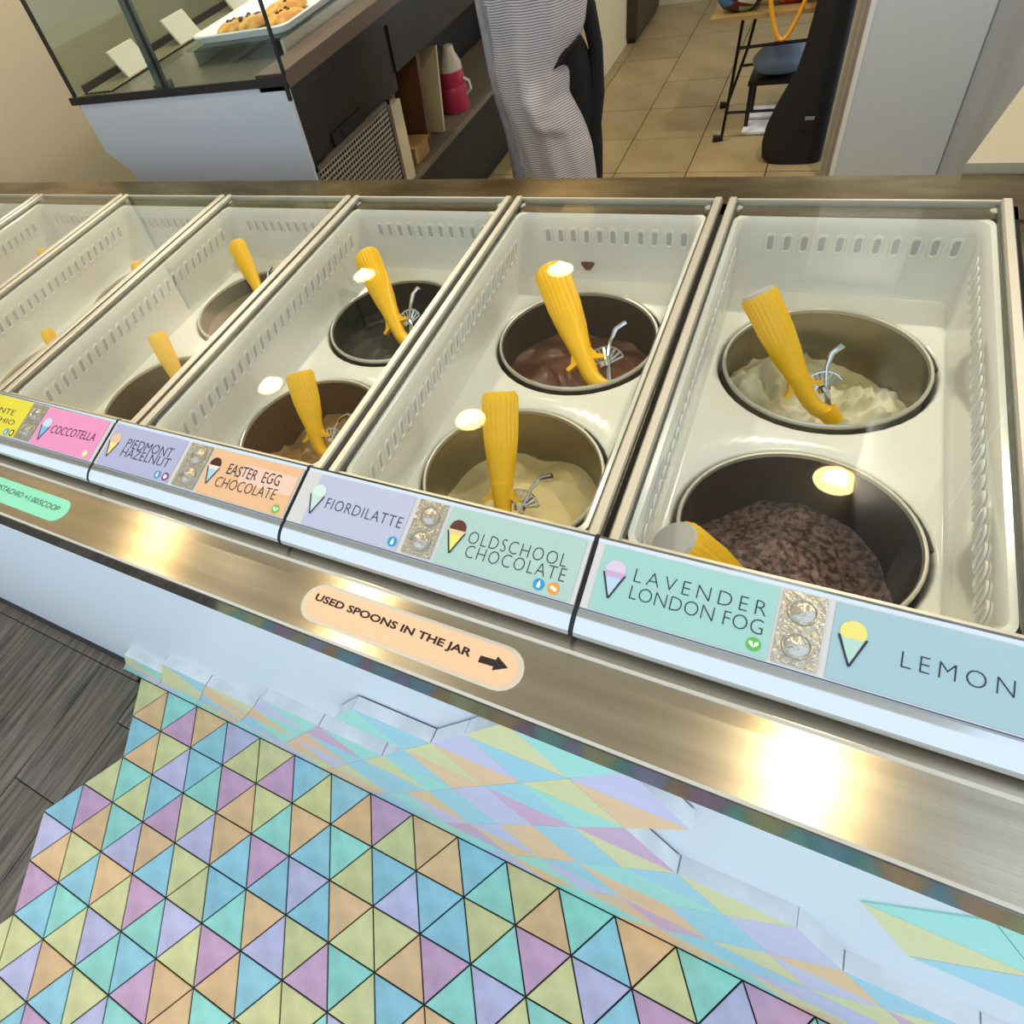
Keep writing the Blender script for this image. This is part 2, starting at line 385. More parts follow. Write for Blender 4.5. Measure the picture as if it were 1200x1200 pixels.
# service ledge
LZ = 7.62
mb = MB().prism([(.10, 7.2), (.10, 7.585), (.125, LZ), (.90, LZ), (.93, LZ+.03), (1.10, LZ+.035), (1.13, LZ+.01), (1.13, 7.2)], 0, X_L, 18)
led = part('service_ledge', mb, [steel], ctr)
mb = MB().box(X_L, .085, 7.18, 18, .1, 7.57)
part('ledge_front_strip', mb, steel_face, ctr)
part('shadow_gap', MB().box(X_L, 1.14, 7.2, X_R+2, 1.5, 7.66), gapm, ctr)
part('counter_body', MB().box(X_L, 1.3, .0, X_R, 1.9, 7.5).box(X_L, 10.1, 0, X_R, 10.5, 7.6).box(X_L-.3, .5, 0, X_L, 10.5, 7.6).box(X_R, 1.6, 0, X_R+.3, 10.5, 7.6), mat('body_steel', (130, 126, 118), .35, 1), ctr)
# steel deck round the wells
mb = MB().box(X_L-.3, 9.27, 7.55, 18, 10.56, 7.80)
mb.box(X_L-.3, 1.55, 7.5, X_R+2.6, 2.30, 7.76)
for x0 in LIDX: mb.box(x0-.27, 2.30, 7.5, x0+.27, 9.27, 7.76)
mb.box(P0+PW-.27, 2.30, 7.5, 18, 9.27, 7.76)
part('steel_deck', mb, steel_rear, ctr)
for x0 in LIDX+[P0+PW]:
    part('divider_groove', MB().box(x0-.035, 2.1, 7.76, x0+.035, 9.62, 7.80), gapm, ctr)

def rrect(x0, y0, x1, y1, r, n=6):
    out = []
    for cx, cy, a in ((x1-r, y1-r, 0), (x0+r, y1-r, 90), (x0+r, y0+r, 180), (x1-r, y0+r, 270)):
        for k in range(n+1):
            t = math.radians(a+90*k/n); out.append((cx+r*math.cos(t), cy+r*math.sin(t)))
    return out
DZ = 6.45; TUBS = [(1.895, 3.97), (1.895, 7.3)]
def make_well(x0):
    bm = bmesh.new()
    a0, b0, a1, b1 = .27, 2.31, 3.52, 9.26
    rings = []
    prof = [(-.06, 7.79), (0.0, 7.78), (.04, 7.70), (.05, 7.60), (.055, 7.1), (.06, 6.85), (.065, 6.66), (.08, 6.52), (.11, 6.46)]
    for ins, z in prof:
        rings.append([bm.verts.new(((x+x0)*S, y*S, z*S)) for x, y in rrect(a0+ins, b0+ins, a1-ins, b1-ins, max(.12, .20-ins*.3))])
    n = len(rings[0])
    for i in range(len(rings)-1):
        for j in range(n): bm.faces.new((rings[i][j], rings[i][(j+1) % n], rings[i+1][(j+1) % n], rings[i+1][j]))
    edges = [bm.edges.get((rings[-1][j], rings[-1][(j+1) % n])) for j in range(n)]
    for cx, cy in TUBS:
        m = 40; cols = []
        for rr, z in ((1.49, 6.46), (1.46, 6.44), (1.435, 6.38), (1.425, 5.9)):
            cols.append([bm.verts.new(((x0+cx+rr*math.cos(2*math.pi*k/m))*S, (cy+rr*math.sin(2*math.pi*k/m))*S, z*S)) for k in range(m)])
        for i in range(3):
            for k in range(m): bm.faces.new((cols[i][k], cols[i][(k+1) % m], cols[i+1][(k+1) % m], cols[i+1][k]))
        edges += [bm.edges.get((cols[0][k], cols[0][(k+1) % m])) for k in range(m)]
    bmesh.ops.triangle_fill(bm, edges=edges, use_beauty=True, normal=(0, 0, 1))
    bmesh.ops.recalc_face_normals(bm, faces=bm.faces)
    # the inside of the basin should face up and inwards
    s_ = sum(f.normal.z*f.calc_area() for f in bm.faces)
    if s_ < 0: bmesh.ops.reverse_faces(bm, faces=bm.faces)
    me = bpy.data.meshes.new('well'); o = origin(ctr)
    for v in bm.verts: v.co -= Vector(o)*S
    bm.to_mesh(me); bm.free(); me.materials.append(well_m)
    me.polygons.foreach_set('use_smooth', [True]*len(me.polygons)); me.set_sharp_from_angle(angle=math.radians(40))
    return link('well', me, ctr)
# air slot: raised oval lip with a recessed grey middle; drawn in (u along wall, z)
def slot_mesh(ax):
    mb = MB(); n = 12
    def ring(ru, rz, d, sh=0):
        out = []
        for k in range(n):
            a = 2*math.pi*k/n; u = ru*math.cos(a); z = (rz-ru)*(1 if math.sin(a) > 0 else -1)+ru*math.sin(a)
            u += z*(.0 if ax == 'y' else .2)
            out.append((u, -d, z) if ax == 'y' else (d, u, z))
        return out
    R_ = [ring(.09, .19, .0), ring(.084, .182, .022), ring(.052, .14, .026), ring(.042, .125, .004)]
    vs = [p for r in R_ for p in r]
    mb.add(vs, [(i*n+j, i*n+(j+1) % n, (i+1)*n+(j+1) % n, (i+1)*n+j) for i in range(3) for j in range(n)], 0)
    mb.add(R_[3], [tuple(range(n))], 1)
    return mb.mesh('vent_slot', [well_m, slot_m])
slot_y, slot_x = slot_mesh('y'), slot_mesh('x')
slot_x2 = slot_x.copy()
for v in slot_x2.vertices: v.co.x *= -1
slot_x2.flip_normals()
co = origin(ctr)
for j, x0 in enumerate(LIDX):
    w = make_well(x0)
    for k in range(11):
        link('vent_slot', slot_y, w, Vector((x0+.8+.245*k, 9.26-.055, 7.35))-co)
    for k in range(26):
        y = 2.75+.236*k
        link('vent_slot', slot_x, w, Vector((x0+.325, y, 7.35))-co)
        if j == 0: link('vent_slot', slot_x2, w, Vector((x0+3.465, y, 7.35))-co)

# ------------------------------------------------------------------ tubs and gelato
def gelato(x, y, lvl, kind):
    """top surface of the ice cream: polar grid with scooped hollows, down to the tub floor"""
    mb = MB(); nr, na = 34, 84; R_ = 1.325; vs = []
    for i in range(nr+1):
        r = R_*i/nr
        for j in range(na):
            a = 2*math.pi*j/na; px, py = r*math.cos(a), r*math.sin(a)
            vs.append((x+px, y+py, lvl+surf(kind, px, py, x+y)))
    fs = [(i*na+j, i*na+(j+1) % na, (i+1)*na+(j+1) % na, (i+1)*na+j) for i in range(nr) for j in range(na)]
    mb.add(vs, fs)
    base = [(x+R_*math.cos(2*math.pi*j/na), y+R_*math.sin(2*math.pi*j/na), 4.5) for j in range(na)]
    mb.add(vs[-na:]+base, [(j, (j+1) % na, na+(j+1) % na, na+j) for j in range(na)])
    return mb
def bump(px, py, cx, cy, s): return math.exp(-((px-cx)**2+(py-cy)**2)/(s*s))
def surf(kind, px, py, sd):
    n1 = fbm(px*1.1+sd, py*1.1, 0); n2 = fbm(px*4+sd, py*4, 3, 3); rg = abs(fbm(px*2.2+sd, py*2.2, 7, 3))
    if kind == 'lemon':
        d = math.hypot(px, py); z = .10*n1+.05*n2+.05*rg
        z += .10*max(0, n2)*1.5+.50*bump(px, py, .75, .1, .3)*(.5+1.3*rg)+.26*bump(px, py, 1.0, -.35, .3)+.46*bump(px, py, -.72, .4, .36)*(.5+1.4*rg)+.3*bump(px, py, .05, .55, .25)*(.5+rg)+.22*bump(px, py, -1.0, .0, .3)
        z -= .35*bump(px, py, .25, .95, .45)+.25*bump(px, py, 1.0, .75, .5)+.2*bump(px, py, .1, .1, .3)
        return z
    if kind == 'lavender':
        return .05*n1+.045*n2+.03*fbm(px*12, py*12, 1, 2)-.30*bump(px, py, 1.0, .3, .5)-.25*bump(px, py, -.9, 1.0, .5)+.08*rg+.12*bump(px, py, -.2, .5, .5)
    if kind == 'chocolate':
        r = math.hypot(px-.35, py-.15); z = .07*n1+.035*math.sin(r*13+n1*3)*max(0, 1-abs(r-.6)/1.1)+.02*n2
        z += .18*bump(px, py, -.55, -.45, .55)+.15*bump(px, py, .8, -.2, .35)-.28*bump(px, py, .1, .95, .6)-.12*bump(px, py, .2, .1, .25)
        return z
    if kind == 'vanilla':
        z = .05*n1+.01*n2+.26*bump(px, py, .35, -.35, .85)-.22*bump(px, py, .0, 1.15, .25)-.15*bump(px, py, -1.15, .2, .4)+.14*bump(px, py, -.5, .95, .3)*(.5+rg)+.16*bump(px, py, .7, .9, .35)
        z += .12*rg*bump(px, py, .1, .6, .5); return z
    if kind == 'hazel':
        z = .08*n1+.07*n2+.12*rg; z += .5*bump(px, py, .55, .45, .4)*(.6+1.1*rg)+.4*bump(px, py, -.35, .05, .22)*(.6+rg)+.35*bump(px, py, -.55, -.5, .22)*(.6+rg)
        z -= .3*bump(px, py, -1.0, .4, .5)+.2*bump(px, py, .2, -.4, .4); return z
    return .03*n1+.008*n2
GM = {'lemon': mat('lemon_gelato', (232, 229, 205), .45, bump=.35, bscale=50, var=.3, vscale=10, rgb2=(202, 194, 150)),
      'lavender': mat('lavender_gelato', (146, 116, 110), .55, bump=.6, bscale=90, var=.2, vscale=110, rgb2=(66, 46, 44), detail=6),
      'chocolate': mat('chocolate_gelato', (132, 88, 66), .38, bump=.12, bscale=30, var=.7, vscale=5, rgb2=(98, 62, 46)),
      'vanilla': mat('cream_gelato', (240, 224, 172), .5, bump=.1, bscale=30, var=.8, vscale=4, rgb2=(226, 204, 144)),
      'black': mat('black_gelato', (26, 30, 30), .3, bump=.03),
      'hazel': mat('hazelnut_gelato', (198, 158, 100), .5, bump=.3, bscale=50, var=.5, vscale=16, rgb2=(150, 112, 66)),
      'grey': mat('grey_brown_gelato', (140, 122, 106), .5, bump=.15, var=.5, vscale=8, rgb2=(112, 92, 78)),
      'brown': mat('brown_gelato', (112, 84, 52), .45, bump=.1),
      'pink': mat('pink_gelato', (222, 196, 182), .5, bump=.1)}
tsm = {'lemon': tubsteel, 'lavender': mat('dark_stained_steel', (74, 66, 60), .35, .8), 'chocolate': mat('chocolate_smeared_steel', (88, 66, 54), .4, .5),
       'vanilla': tubsteel, 'black': mat('dark_smeared_steel', (20, 23, 23), .5, 0), 'hazel': mat('brown_smeared_steel', (110, 84, 52), .4, .6),
       'grey': mat('grey_brown_smeared_steel', (110, 92, 80), .45, .5), 'brown': mat('tan_smeared_steel', (120, 94, 60), .4, .5), 'pink': tubsteel}
TUBDEF = [(0, 0, 5.46, 'lavender', 'steel tub of purple-brown speckled gelato nearest the lavender card'),
          (0, 1, 5.62, 'lemon', 'steel tub of pale lemon gelato with ragged peaks, rear right'),
          (1, 0, 5.5, 'vanilla', 'steel tub of smooth cream gelato nearest the chocolate card'),
          (1, 1, 5.66, 'chocolate', 'steel tub of smooth brown chocolate gelato behind the cream tub'),
          (2, 0, 5.6, 'hazel', 'steel tub of tan rippled gelato behind the orange card'),
          (2, 1, 5.95, 'black', 'tub of black gelato behind the tan rippled tub'),
          (3, 0, 4.95, 'brown', 'brown-smeared steel tub behind the pink card, mostly hidden'),
          (3, 1, 6.10, 'grey', 'tub of grey-brown gelato, rear of the fourth bay from right'),
          (4, 0, 6.0, 'pink', 'tub of pale pink gelato behind the yellow card'),
          (4, 1, 5.8, 'pink', 'tub at rear of the fifth bay from right'),
          (5, 0, 5.8, 'pink', 'front tub of the sixth bay from right'),
          (5, 1, 5.8, 'pink', 'rear tub of the sixth bay from right')]
for b, t, lvl, kind, lab in TUBDEF:
    x = LIDX[b]+TUBS[t][0]; y = TUBS[t][1]
    o = thing('gelato_tub', (x, y, 4.4), lab, 'tub', 'round tubs sunk in the counter')
    RT = 1.365
    part('tub_wall', MB().lathe([(1.33, 4.4), (1.35, 4.45), (RT, 6.50), (RT-.035, 6.50), (1.32, 4.5), (0.01, 4.5)], x, y, 56, cap0=True), tsm[kind], o)
    part('rim', MB().lathe([(RT-.045, 6.47), (RT-.03, 6.52), (RT-.005, 6.53), (RT+.012, 6.51), (RT+.012, 6.46), (RT-.01, 6.44)], x, y, 56), frame_al, o)
    part('gelato', gelato(x, y, lvl, kind), GM[kind], o, sharp=0 if kind == 'x' else 60)
    # black tub grip tucked beside the rim
    g = MB()
    a0, a1 = math.radians(8), math.radians(58); n = 10
    pts = [(x+(RT+.075)*math.cos(a0+(a1-a0)*k/n), y+(RT+.075)*math.sin(a0+(a1-a0)*k/n), 6.40) for k in range(n+1)]
    g.tube(pts, .035, 6); part('grip', g, black, o)

wl2 = [o for o in ctr.children if o.name.startswith('well')][1]
part('dried_splash', MB().add([(8.98+.11*math.cos(a)*(1+.4*math.sin(3*a)), 9.18, 6.74+.13*math.sin(a)*(1+.3*math.cos(2*a))) for a in [i*math.pi/8 for i in range(16)]], [tuple(range(16))]), GM['chocolate'], wl2)
# ------------------------------------------------------------------ scoops
def scoop_parts(capcol):
    root = thing('ice_cream_scoop', (0, 0, 0), 'yellow scoop', 'scoop', 'yellow scoops standing in the tubs')
    L_ = 2.2
    # ribbed handle: lathe with fluted section
    n = 48; prof = [(.165, .78), (.165, .86), (.20, 1.15), (.235, 1.55), (.245, 1.95), (.25, 2.14), (.235, 2.2)]
    vs = []
    for r, z in prof:
        for j in range(n):
            a = 2*math.pi*j/n; rr = r*(1+(.07 if j % 2 else 0)*(1 if z > .9 else 0)); vs.append((rr*math.cos(a), rr*.82*math.sin(a), z))
    mb = MB().add(vs, [(i*n+j, i*n+(j+1) % n, (i+1)*n+(j+1) % n, (i+1)*n+j) for i in range(len(prof)-1) for j in range(n)])
    mb.add(vs[-n:], [tuple(range(n))])
    # neck and elbow
    mb.tube([(0, 0, .80), (0, 0, .55), (.01, 0, .32), (.05, 0, .18), (.16, 0, .02)], [.16, .135, .12, .125, .12], 16, sx=1)
    mb.tube([(.16, 0, .1), (.20, 0, -.14)], [.15, .13], 16)
    part('handle', mb, yel, root, sharp=50)
    part('end_cap', MB().lathe([(.236, 2.19), (.22, 2.24), (.0, 2.25)], 0, 0, 24, ey=.84), capcol, root)
    wg = MB()
    for s in (-1, 1):
        wg.prism([(s*.10, .56), (s*.27, .50), (s*.29, .55), (s*.20, .60), (s*.15, .72), (s*.10, .76)], 1, -.055, .055)
    part('thumb_lever', wg, yel, root, bevel=.015)
    # slotted gear sector and steel wiper arm
    gr = MB(); m = 9
    for k in range(m):
        a = math.radians(5+18*k); gr.tube([(.25+.08*math.cos(a), .03, .42+.08*math.sin(a)), (.25+.27*math.cos(a), .03, .42+.27*math.sin(a))], .022, 5)
    gr.tube([(.25+.27*math.cos(math.radians(5+16*k)), .03, .42+.27*math.sin(math.radians(5+16*k))) for k in range(11)], .022, 6)
    gr.lathe([(.0, .38), (.09, .38), (.09, .46), (0, .46)], .25, .03, 12)
    part('gear', gr, chrome, root)
    bl = MB(); prof = [(.44*math.sin(math.radians(a)), -.15-.44*math.cos(math.radians(a))) for a in (2, 20, 40, 60, 80, 90)]
    prof += [(.41*math.sin(math.radians(a)), -.15-.41*math.cos(math.radians(a))) for a in (90, 70, 50, 25, 2)]
    prof = [(r*.62, z*.8-.22) for r, z in prof]; bl.lathe(prof, .30, 0, 24); part('bowl', bl, chrome, root)
    ar = MB().tube([(.20, .02, .10), (.26, .02, .30), (.32, .02, .50), (.42, .04, .72), (.56, .05, .88), (.72, .05, .92)], [.045, .04, .032, .03, .045, .05], 8)
    part('wiper_arm', ar, chrome, root)
    return root
caps = {'white': scoop_parts(capm), 'yellow': scoop_parts(yel)}
used = set()
def place_scoop(top, bot, cap, roll, lab, scale=1.0):
    o = caps[cap] if cap not in used else copy_tree(caps[cap])
    used.add(cap)
    t, b = Vector(top), Vector(bot); d = t-b
    o.location = b*S; o.rotation_mode = 'QUATERNION'
    q = Vector((0, 0, 1)).rotation_difference(d.normalized()); from mathutils import Quaternion
    o.rotation_quaternion = q @ Quaternion((0, 0, 1), math.radians(roll))
    k = d.length/2.2; o.scale = (scale*k, scale*k, k)
    tag(o, lab, 'scoop', 'yellow scoops standing in the tubs')
place_scoop((12.06, 7.60, 7.45), (13.23, 6.75, 5.85), 'white', 20, 'yellow ribbed scoop with a pale end cap, leaning in the lemon tub')
place_scoop((11.86, 2.90, 7.18), (13.1, 3.35, 5.5), 'white', 200, 'yellow scoop with white end leaning in the purple-brown tub', 1.35)
place_scoop((8.60, 8.20, 7.25), (9.98, 6.32, 6.1), 'yellow', 20, 'yellow scoop leaning in the brown chocolate tub')
place_scoop((8.92, 4.80, 7.28), (9.35, 3.35, 5.75), 'yellow', 0, 'yellow scoop standing upright in the cream gelato tub', 1.12)
place_scoop((4.50, 8.35, 7.25), (5.95, 6.85, 6.1), 'yellow', 10, 'yellow scoop leaning in the black gelato tub')
place_scoop((5.20, 4.55, 7.28), (5.75, 3.75, 6.05), 'yellow', 10, 'yellow scoop leaning in the tan rippled gelato tub', 1.45)
place_scoop((.72, 8.48, 7.27), (1.9, 7.5, 6.2), 'yellow', 10, 'yellow scoop in the grey-brown tub, rear of fourth bay')
place_scoop((1.22, 4.94, 7.32), (2.0, 4.3, 6.0), 'yellow', 10, 'yellow scoop in the brown-smeared tub behind the pink card', 1.1)
place_scoop((-2.05, 4.55, 7.32), (-1.35, 4.0, 6.2), 'yellow', 10, 'yellow scoop whose end shows at the front of the fifth bay')
place_scoop((-1.72, 7.33, 7.32), (-.9, 7.0, 6.2), 'yellow', 10, 'yellow scoop whose end shows at the rear of the fifth bay')
place_scoop((-5.85, 7.6, 7.32), (-5.2, 7.2, 6.2), 'yellow', 10, 'yellow scoop whose end shows at the rear of the sixth bay')

# ------------------------------------------------------------------ glass lids
lidg = glass('lid_glass')
rootl = None
ordn = ['rightmost', 'second from right', 'third from right', 'fourth from right', 'fifth from right', 'sixth from right', 'leftmost']
over = ['over the lemon and purple-brown tubs', 'over the chocolate and cream tubs', 'over the black and tan tubs', 'over the grey-brown tub', 'behind the yellow and pink cards', 'at the left edge', 'beyond the left edge']
for j, x0 in enumerate(LIDX):
    if j == 0:
        o = thing('glass_lid', (x0+PW/2, 6, 7.76), '', 'lid')
        part('pane', MB().box(x0+.07, 2.28, 7.84, x0+PW-.07, 9.62, 7.88), lidg, o, sharp=0)
        for xa, xb in ((x0+.05, x0+.18), (x0+PW-.18, x0+PW-.05)):
            part('side_rail', MB().prism([(xa, 7.77), (xa, 7.90), (xa+.02, 7.925), (xb-.02, 7.925), (xb, 7.90), (xb, 7.77)], 1, 2.2, 9.62), frame_al, o)
            part('seal_strip', MB().box(xa-.03 if xa > x0+1 else xb, 2.2, 7.77, xa if xa > x0+1 else xb+.03, 9.6, 7.84), frame_dark, o, sharp=0)
        part('rear_edge', MB().box(x0+.15, 9.58, 7.77, x0+PW-.15, 9.62, 7.90), frame_al, o, sharp=0)
        part('front_edge', MB().box(x0+.15, 2.18, 7.77, x0+PW-.15, 2.3, 7.86), frame_al, o, sharp=0)
        for dx in (.22, PW-.22): part('foot', MB().lathe([(.07, 7.77), (.07, 7.83), (.0, 7.83)], x0+dx, 9.45, 14), frame_al, o)
        rootl = o
    else:
        o = copy_tree(rootl); o.location = Vector((x0+PW/2, 6, 7.76))*S
    tag(o, 'flat glass lid in metal edging, %s, %s' % (ordn[j], over[j]), 'lid', 'glass lids in a row along the counter')

# ------------------------------------------------------------------ label rails, cards, plates
kz = .2/.71; nl = math.hypot(.71, .2)
def PL(u, v, h=0):
    y = 1.25+.71*v; z = 8.0+.2*v; return (u, y-h*.2/nl, z+h*.71/nl)
rail_prof = [(1.22, 7.995), (1.16, 7.975), (1.10, 7.945), (1.055, 7.91), (1.025, 7.87), (1.01, 7.82), (1.02, 7.78), (1.06, 7.76), (1.2, 7.76), (1.98, 7.77), (2.04, 8.1), (2.03, 8.2), (1.99, 8.215), (1.95, 8.185), (1.27, 7.995), (1.23, 7.99)]
chan = mat('pale_channel', (206, 206, 208), .35)
for j, x0 in enumerate(LIDX):
    part('label_rail', MB().prism(rail_prof, 0, x0+.025, x0+PW-.025), chrome, ctr)
    mb = MB(); a = [PL(u, v, .0) for u, v in ((x0+.03, 0), (x0+PW-.03, 0), (x0+PW-.03, .985), (x0+.03, .985))]; b = [PL(p[0], q, .012) for p, q in zip(a, (0, 0, .985, .985))]
    mb.add(a+b, [(0, 3, 2, 1), (4, 5, 6, 7), (0, 1, 5, 4), (1, 2, 6, 5), (2, 3, 7, 6), (3, 0, 4, 7)]); part('card_channel', mb, chan, ctr, sharp=0)
    part('rail_joint', MB().prism([(p[0]+.02, p[1]-.008) for p in rail_prof], 0, x0+PW-.025, x0+PW+.025), black, ctr)
dark_txt = mat('dark_lettering', (30, 34, 58), .6); blk_txt = mat('black_lettering', (16, 16, 18), .6)
def card(name, col, u0, u1, label, row=None):
    m = mat('card_'+name, tuple(int(v*.93) for v in col), .5, spec=.3)
    c = thing('flavour_card', ((u0+u1)/2, 1.25, 8.0), label, 'label', 'flavour cards along the front rail')
    mb = MB(); a = [PL(u0, .02, .014), PL(u1, .02, .014), PL(u1, .97, .014), PL(u0, .97, .014)]; b = [PL(u0, .02, .022), PL(u1, .02, .022), PL(u1, .97, .022), PL(u0, .97, .022)]
    mb.add(a+b, [(0, 3, 2, 1), (4, 5, 6, 7), (0, 1, 5, 4), (1, 2, 6, 5), (2, 3, 7, 6), (3, 0, 4, 7)])
    part('card', mb, m, c, sharp=0); return c
HH = .026
def ltr(body, c, box, sp=1.0, thin=-.012, m=None, slant=0.0, wob=0):
    return lettering(body, m or dark_txt, c, PL, box[0], box[1], box[2], box[3], sp, thin, slant, wob, HH)
def cone(c, u, v, scoop, fill, outline=True, s=1.0, band=None):
    """printed cone: scoop circle over a triangle"""
    w = .105*s; v0 = v-.33*s
    flat('cone_print', mat('cone_scoop', scoop, .5), c, PL, circ(u, v+.08*s, .1*s, .14*s), HH)
    flat('cone_print', mat('cone_fill', fill, .5), c, PL, [(u-w*.8, v), (u, v0), (u+w*.8, v)], HH+.0015)
    if band: flat('cone_print', mat('cone_band', band, .5), c, PL, [(u-w, v+.05*s), (u-w*.85, v-.03), (u+w*.85, v-.03), (u+w, v+.05*s)], HH+.003)
    if outline:
        t = .009
        for sg in (-1, 1):
            flat('cone_outline', dark_txt, c, PL, [(u+sg*w-t, v+.02), (u+sg*w+t, v+.02), (u+t, v0-.01), (u-t, v0-.01)], HH+.0045)
def sym(c, u, v, col, mark, ring=False):
    flat('symbol', mat('symbol_disc', col, .5), c, PL, circ(u, v, .062, .087), HH)
    wm = mat('symbol_mark', (240, 244, 240), .5)
    if ring: flat('symbol', mat('symbol_inner', ring, .5), c, PL, circ(u, v, .036, .05), HH+.002); return
    if mark == 'leaf':
        for sg in (-1, 1): flat('symbol', wm, c, PL, [(u, v-.045), (u+sg*.04, v+.0), (u+sg*.038, v+.035), (u+sg*.01, v+.03)], HH+.002)
    elif mark == 'bottle':
        flat('symbol', wm, c, PL, [(u-.018, v-.05), (u+.018, v-.05), (u+.018, v+.01), (u+.008, v+.025), (u+.008, v+.055), (u-.008, v+.055), (u-.008, v+.025), (u-.018, v+.01)], HH+.002)
    else:
        for sg in (-1, 1): flat('symbol', wm, c, PL, circ(u+sg*.016, v-sg*.01, .022, .03, 12), HH+.002+.0005*sg)
c = card('aqua', (166, 214, 210), 11.33, 12.93, 'aqua card reading LAVENDER LONDON FOG, above the wide ledge')
ltr('LAVENDER', c, (11.68, 12.86, .545, .735), 1.35, -.02); ltr('LONDON FOG', c, (11.68, 12.86, .30, .49), 1.0, -.02)
cone(c, 11.49, .56, (208, 196, 222), (176, 206, 228), band=(196, 160, 206)); sym(c, 12.81, .165, (90, 178, 80), 'leaf')
c = card('sky', (166, 200, 212), 13.38, 14.97, 'pale blue card reading LEMON with a yellow ice cream print')
ltr('LEMON', c, (13.89, 14.63, .385, .575), 1.35, -.02); cone(c, 13.535, .56, (226, 214, 120), (172, 206, 196))
c = card('mint', (182, 214, 208), 9.57, 11.14, 'pale mint card reading OLDSCHOOL CHOCOLATE')
ltr('OLDSCHOOL', c, (9.88, 11.0, .47, .67), 1.15, -.02, slant=.03); ltr('CHOCOLATE', c, (9.90, 11.03, .25, .45), 1.15, -.02, slant=.04)
cone(c, 9.72, .56, (92, 44, 34), (226, 220, 110), band=(222, 196, 150)); sym(c, 10.79, .14, (40, 150, 200), 'bottle'); sym(c, 10.95, .14, (232, 150, 44), 'nuts')
c = card('periwinkle', (196, 202, 228), 7.69, 9.08, 'pale lilac card reading FIORDILATTE')
ltr('FIORDILATTE', c, (7.93, 9.03, .39, .58), 1.1, -.015); cone(c, 7.76, .56, (206, 226, 220), (186, 216, 212)); sym(c, 9.0, .15, (40, 150, 200), 'bottle')
c = card('peach', (244, 196, 152), 5.82, 7.38, 'peach orange card reading EASTER EGG CHOCOLATE')
flat('pale_band', mat('pale_pink_band', (238, 196, 178), .5), c, PL, [(6.45, .42), (7.36, .42), (7.36, .80), (6.45, .80)], .0235)
ltr('EASTER  EGG', c, (6.2, 7.12, .53, .75), 1.0, .0, slant=.03, wob=.012); ltr('CHOCOLATE', c, (6.1, 7.15, .25, .46), 1.0, -.012, slant=.05)
cone(c, 5.95, .57, (58, 26, 22), (160, 206, 224), band=(242, 220, 210)); sym(c, 7.24, .13, (110, 190, 60), 'leaf')
c = card('lilac', (184, 188, 224), 3.72, 5.27, 'lilac card reading PIEDMONT HAZELNUT')
ltr('PIEDMONT', c, (4.13, 5.10, .52, .73), 1.0, -.012, slant=.03); ltr('HAZELNUT', c, (4.12, 5.14, .31, .51), 1.0, -.012, slant=.02)
cone(c, 3.86, .55, (224, 188, 160), (240, 222, 130)); sym(c, 5.03, .14, (40, 150, 200), 'bottle'); sym(c, 5.19, .14, (110, 60, 110), 'x', ring=(230, 220, 230))
c = card('pink', (246, 158, 206), 2.0, 3.54, 'bright pink card reading COCCOTELLA')
ltr('COCCOTELLA', c, (2.34, 3.42, .41, .61), 1.0, -.008, slant=.07); cone(c, 2.17, .49, (196, 216, 240), (110, 190, 226)); sym(c, 3.39, .14, (216, 212, 150), 'leaf')
c = card('yellow', (236, 226, 70), -.1, 1.55, 'yellow card reading BRONTE PISTACHIO, cut by the picture edge')
ltr('BRONTE', c, (.30, 1.22, .54, .68), 1.0, -.01); ltr('PISTACHIO', c, (.18, 1.37, .31, .44), 1.0, -.01)
sym(c, 1.30, .12, (40, 150, 200), 'bottle'); sym(c, 1.45, .13, (90, 80, 60), 'x', ring=(230, 224, 120))
# embossed silver plates between the cards
def plate(u0, u1, label):
    p = thing('silver_plate', ((u0+u1)/2, 1.25, 8.0), label, 'plate', 'embossed silver plates on the rail')
    mb = MB(); a = [PL(u, v, .013) for u, v in ((u0, .04), (u1, .04), (u1, .96), (u0, .96))]; b = [PL(u, v, .03) for u, v in ((u0, .04), (u1, .04), (u1, .96), (u0, .96))]
    mb.add(a+b, [(0, 3, 2, 1), (4, 5, 6, 7), (0, 1, 5, 4), (1, 2, 6, 5), (2, 3, 7, 6), (3, 0, 4, 7)])
    part('base_sheet', mb, sil, p, sharp=0)
    uc = (u0+u1)/2; w = (u1-u0)
    for vc in (.29, .72):
        mb = MB(); n = 24; R3 = [(.36*w, .0), (.345*w, .022), (.31*w, .022), (.29*w, .006), (.22*w, .012), (.10*w, .03), (0.001, .034)]
        vs = []
        for r, h in R3:
            for k in range(n):
                a_ = 2*math.pi*k/n; wob = 1+.12*math.sin(5*a_)*(1 if r < .25*w else 0)
                vs.append(PL(uc+r*wob*math.cos(a_), vc+r*wob*1.33*math.sin(a_), .03+h))
        mb.add(vs, [(i*n+j, i*n+(j+1) % n, (i+1)*n+(j+1) % n, (i+1)*n+j) for i in range(len(R3)-1) for j in range(n)])
        part('medallion', mb, sil, p, sharp=60)
    mb = MB(); k = 0
    pos = [(u0+.03, .08+.84*i/15) for i in range(16)]+[(u1-.03, .08+.84*i/15) for i in range(16)]+[(u0+.03+(w-.06)*i/6, v) for i in range(1, 6) for v in (.08, .5, .92)]
    for u, v in pos:
        n = 6; vs = [PL(u+.012*math.cos(2*math.pi*q/n), v+.016*math.sin(2*math.pi*q/n), .03) for q in range(n)]+[PL(u, v, .045)]
        mb.add(vs, [(q, (q+1) % n, n) for q in range(n)])
    tag(part('studs', mb, sil, p, sharp=80), kind='stuff')
plate(12.965, 13.315, 'embossed silver plate between the LAVENDER and LEMON cards')
plate(9.15, 9.52, 'embossed silver plate between the FIORDILATTE and OLDSCHOOL cards')
plate(5.36, 5.78, 'embossed silver plate between the PIEDMONT and EASTER EGG cards')
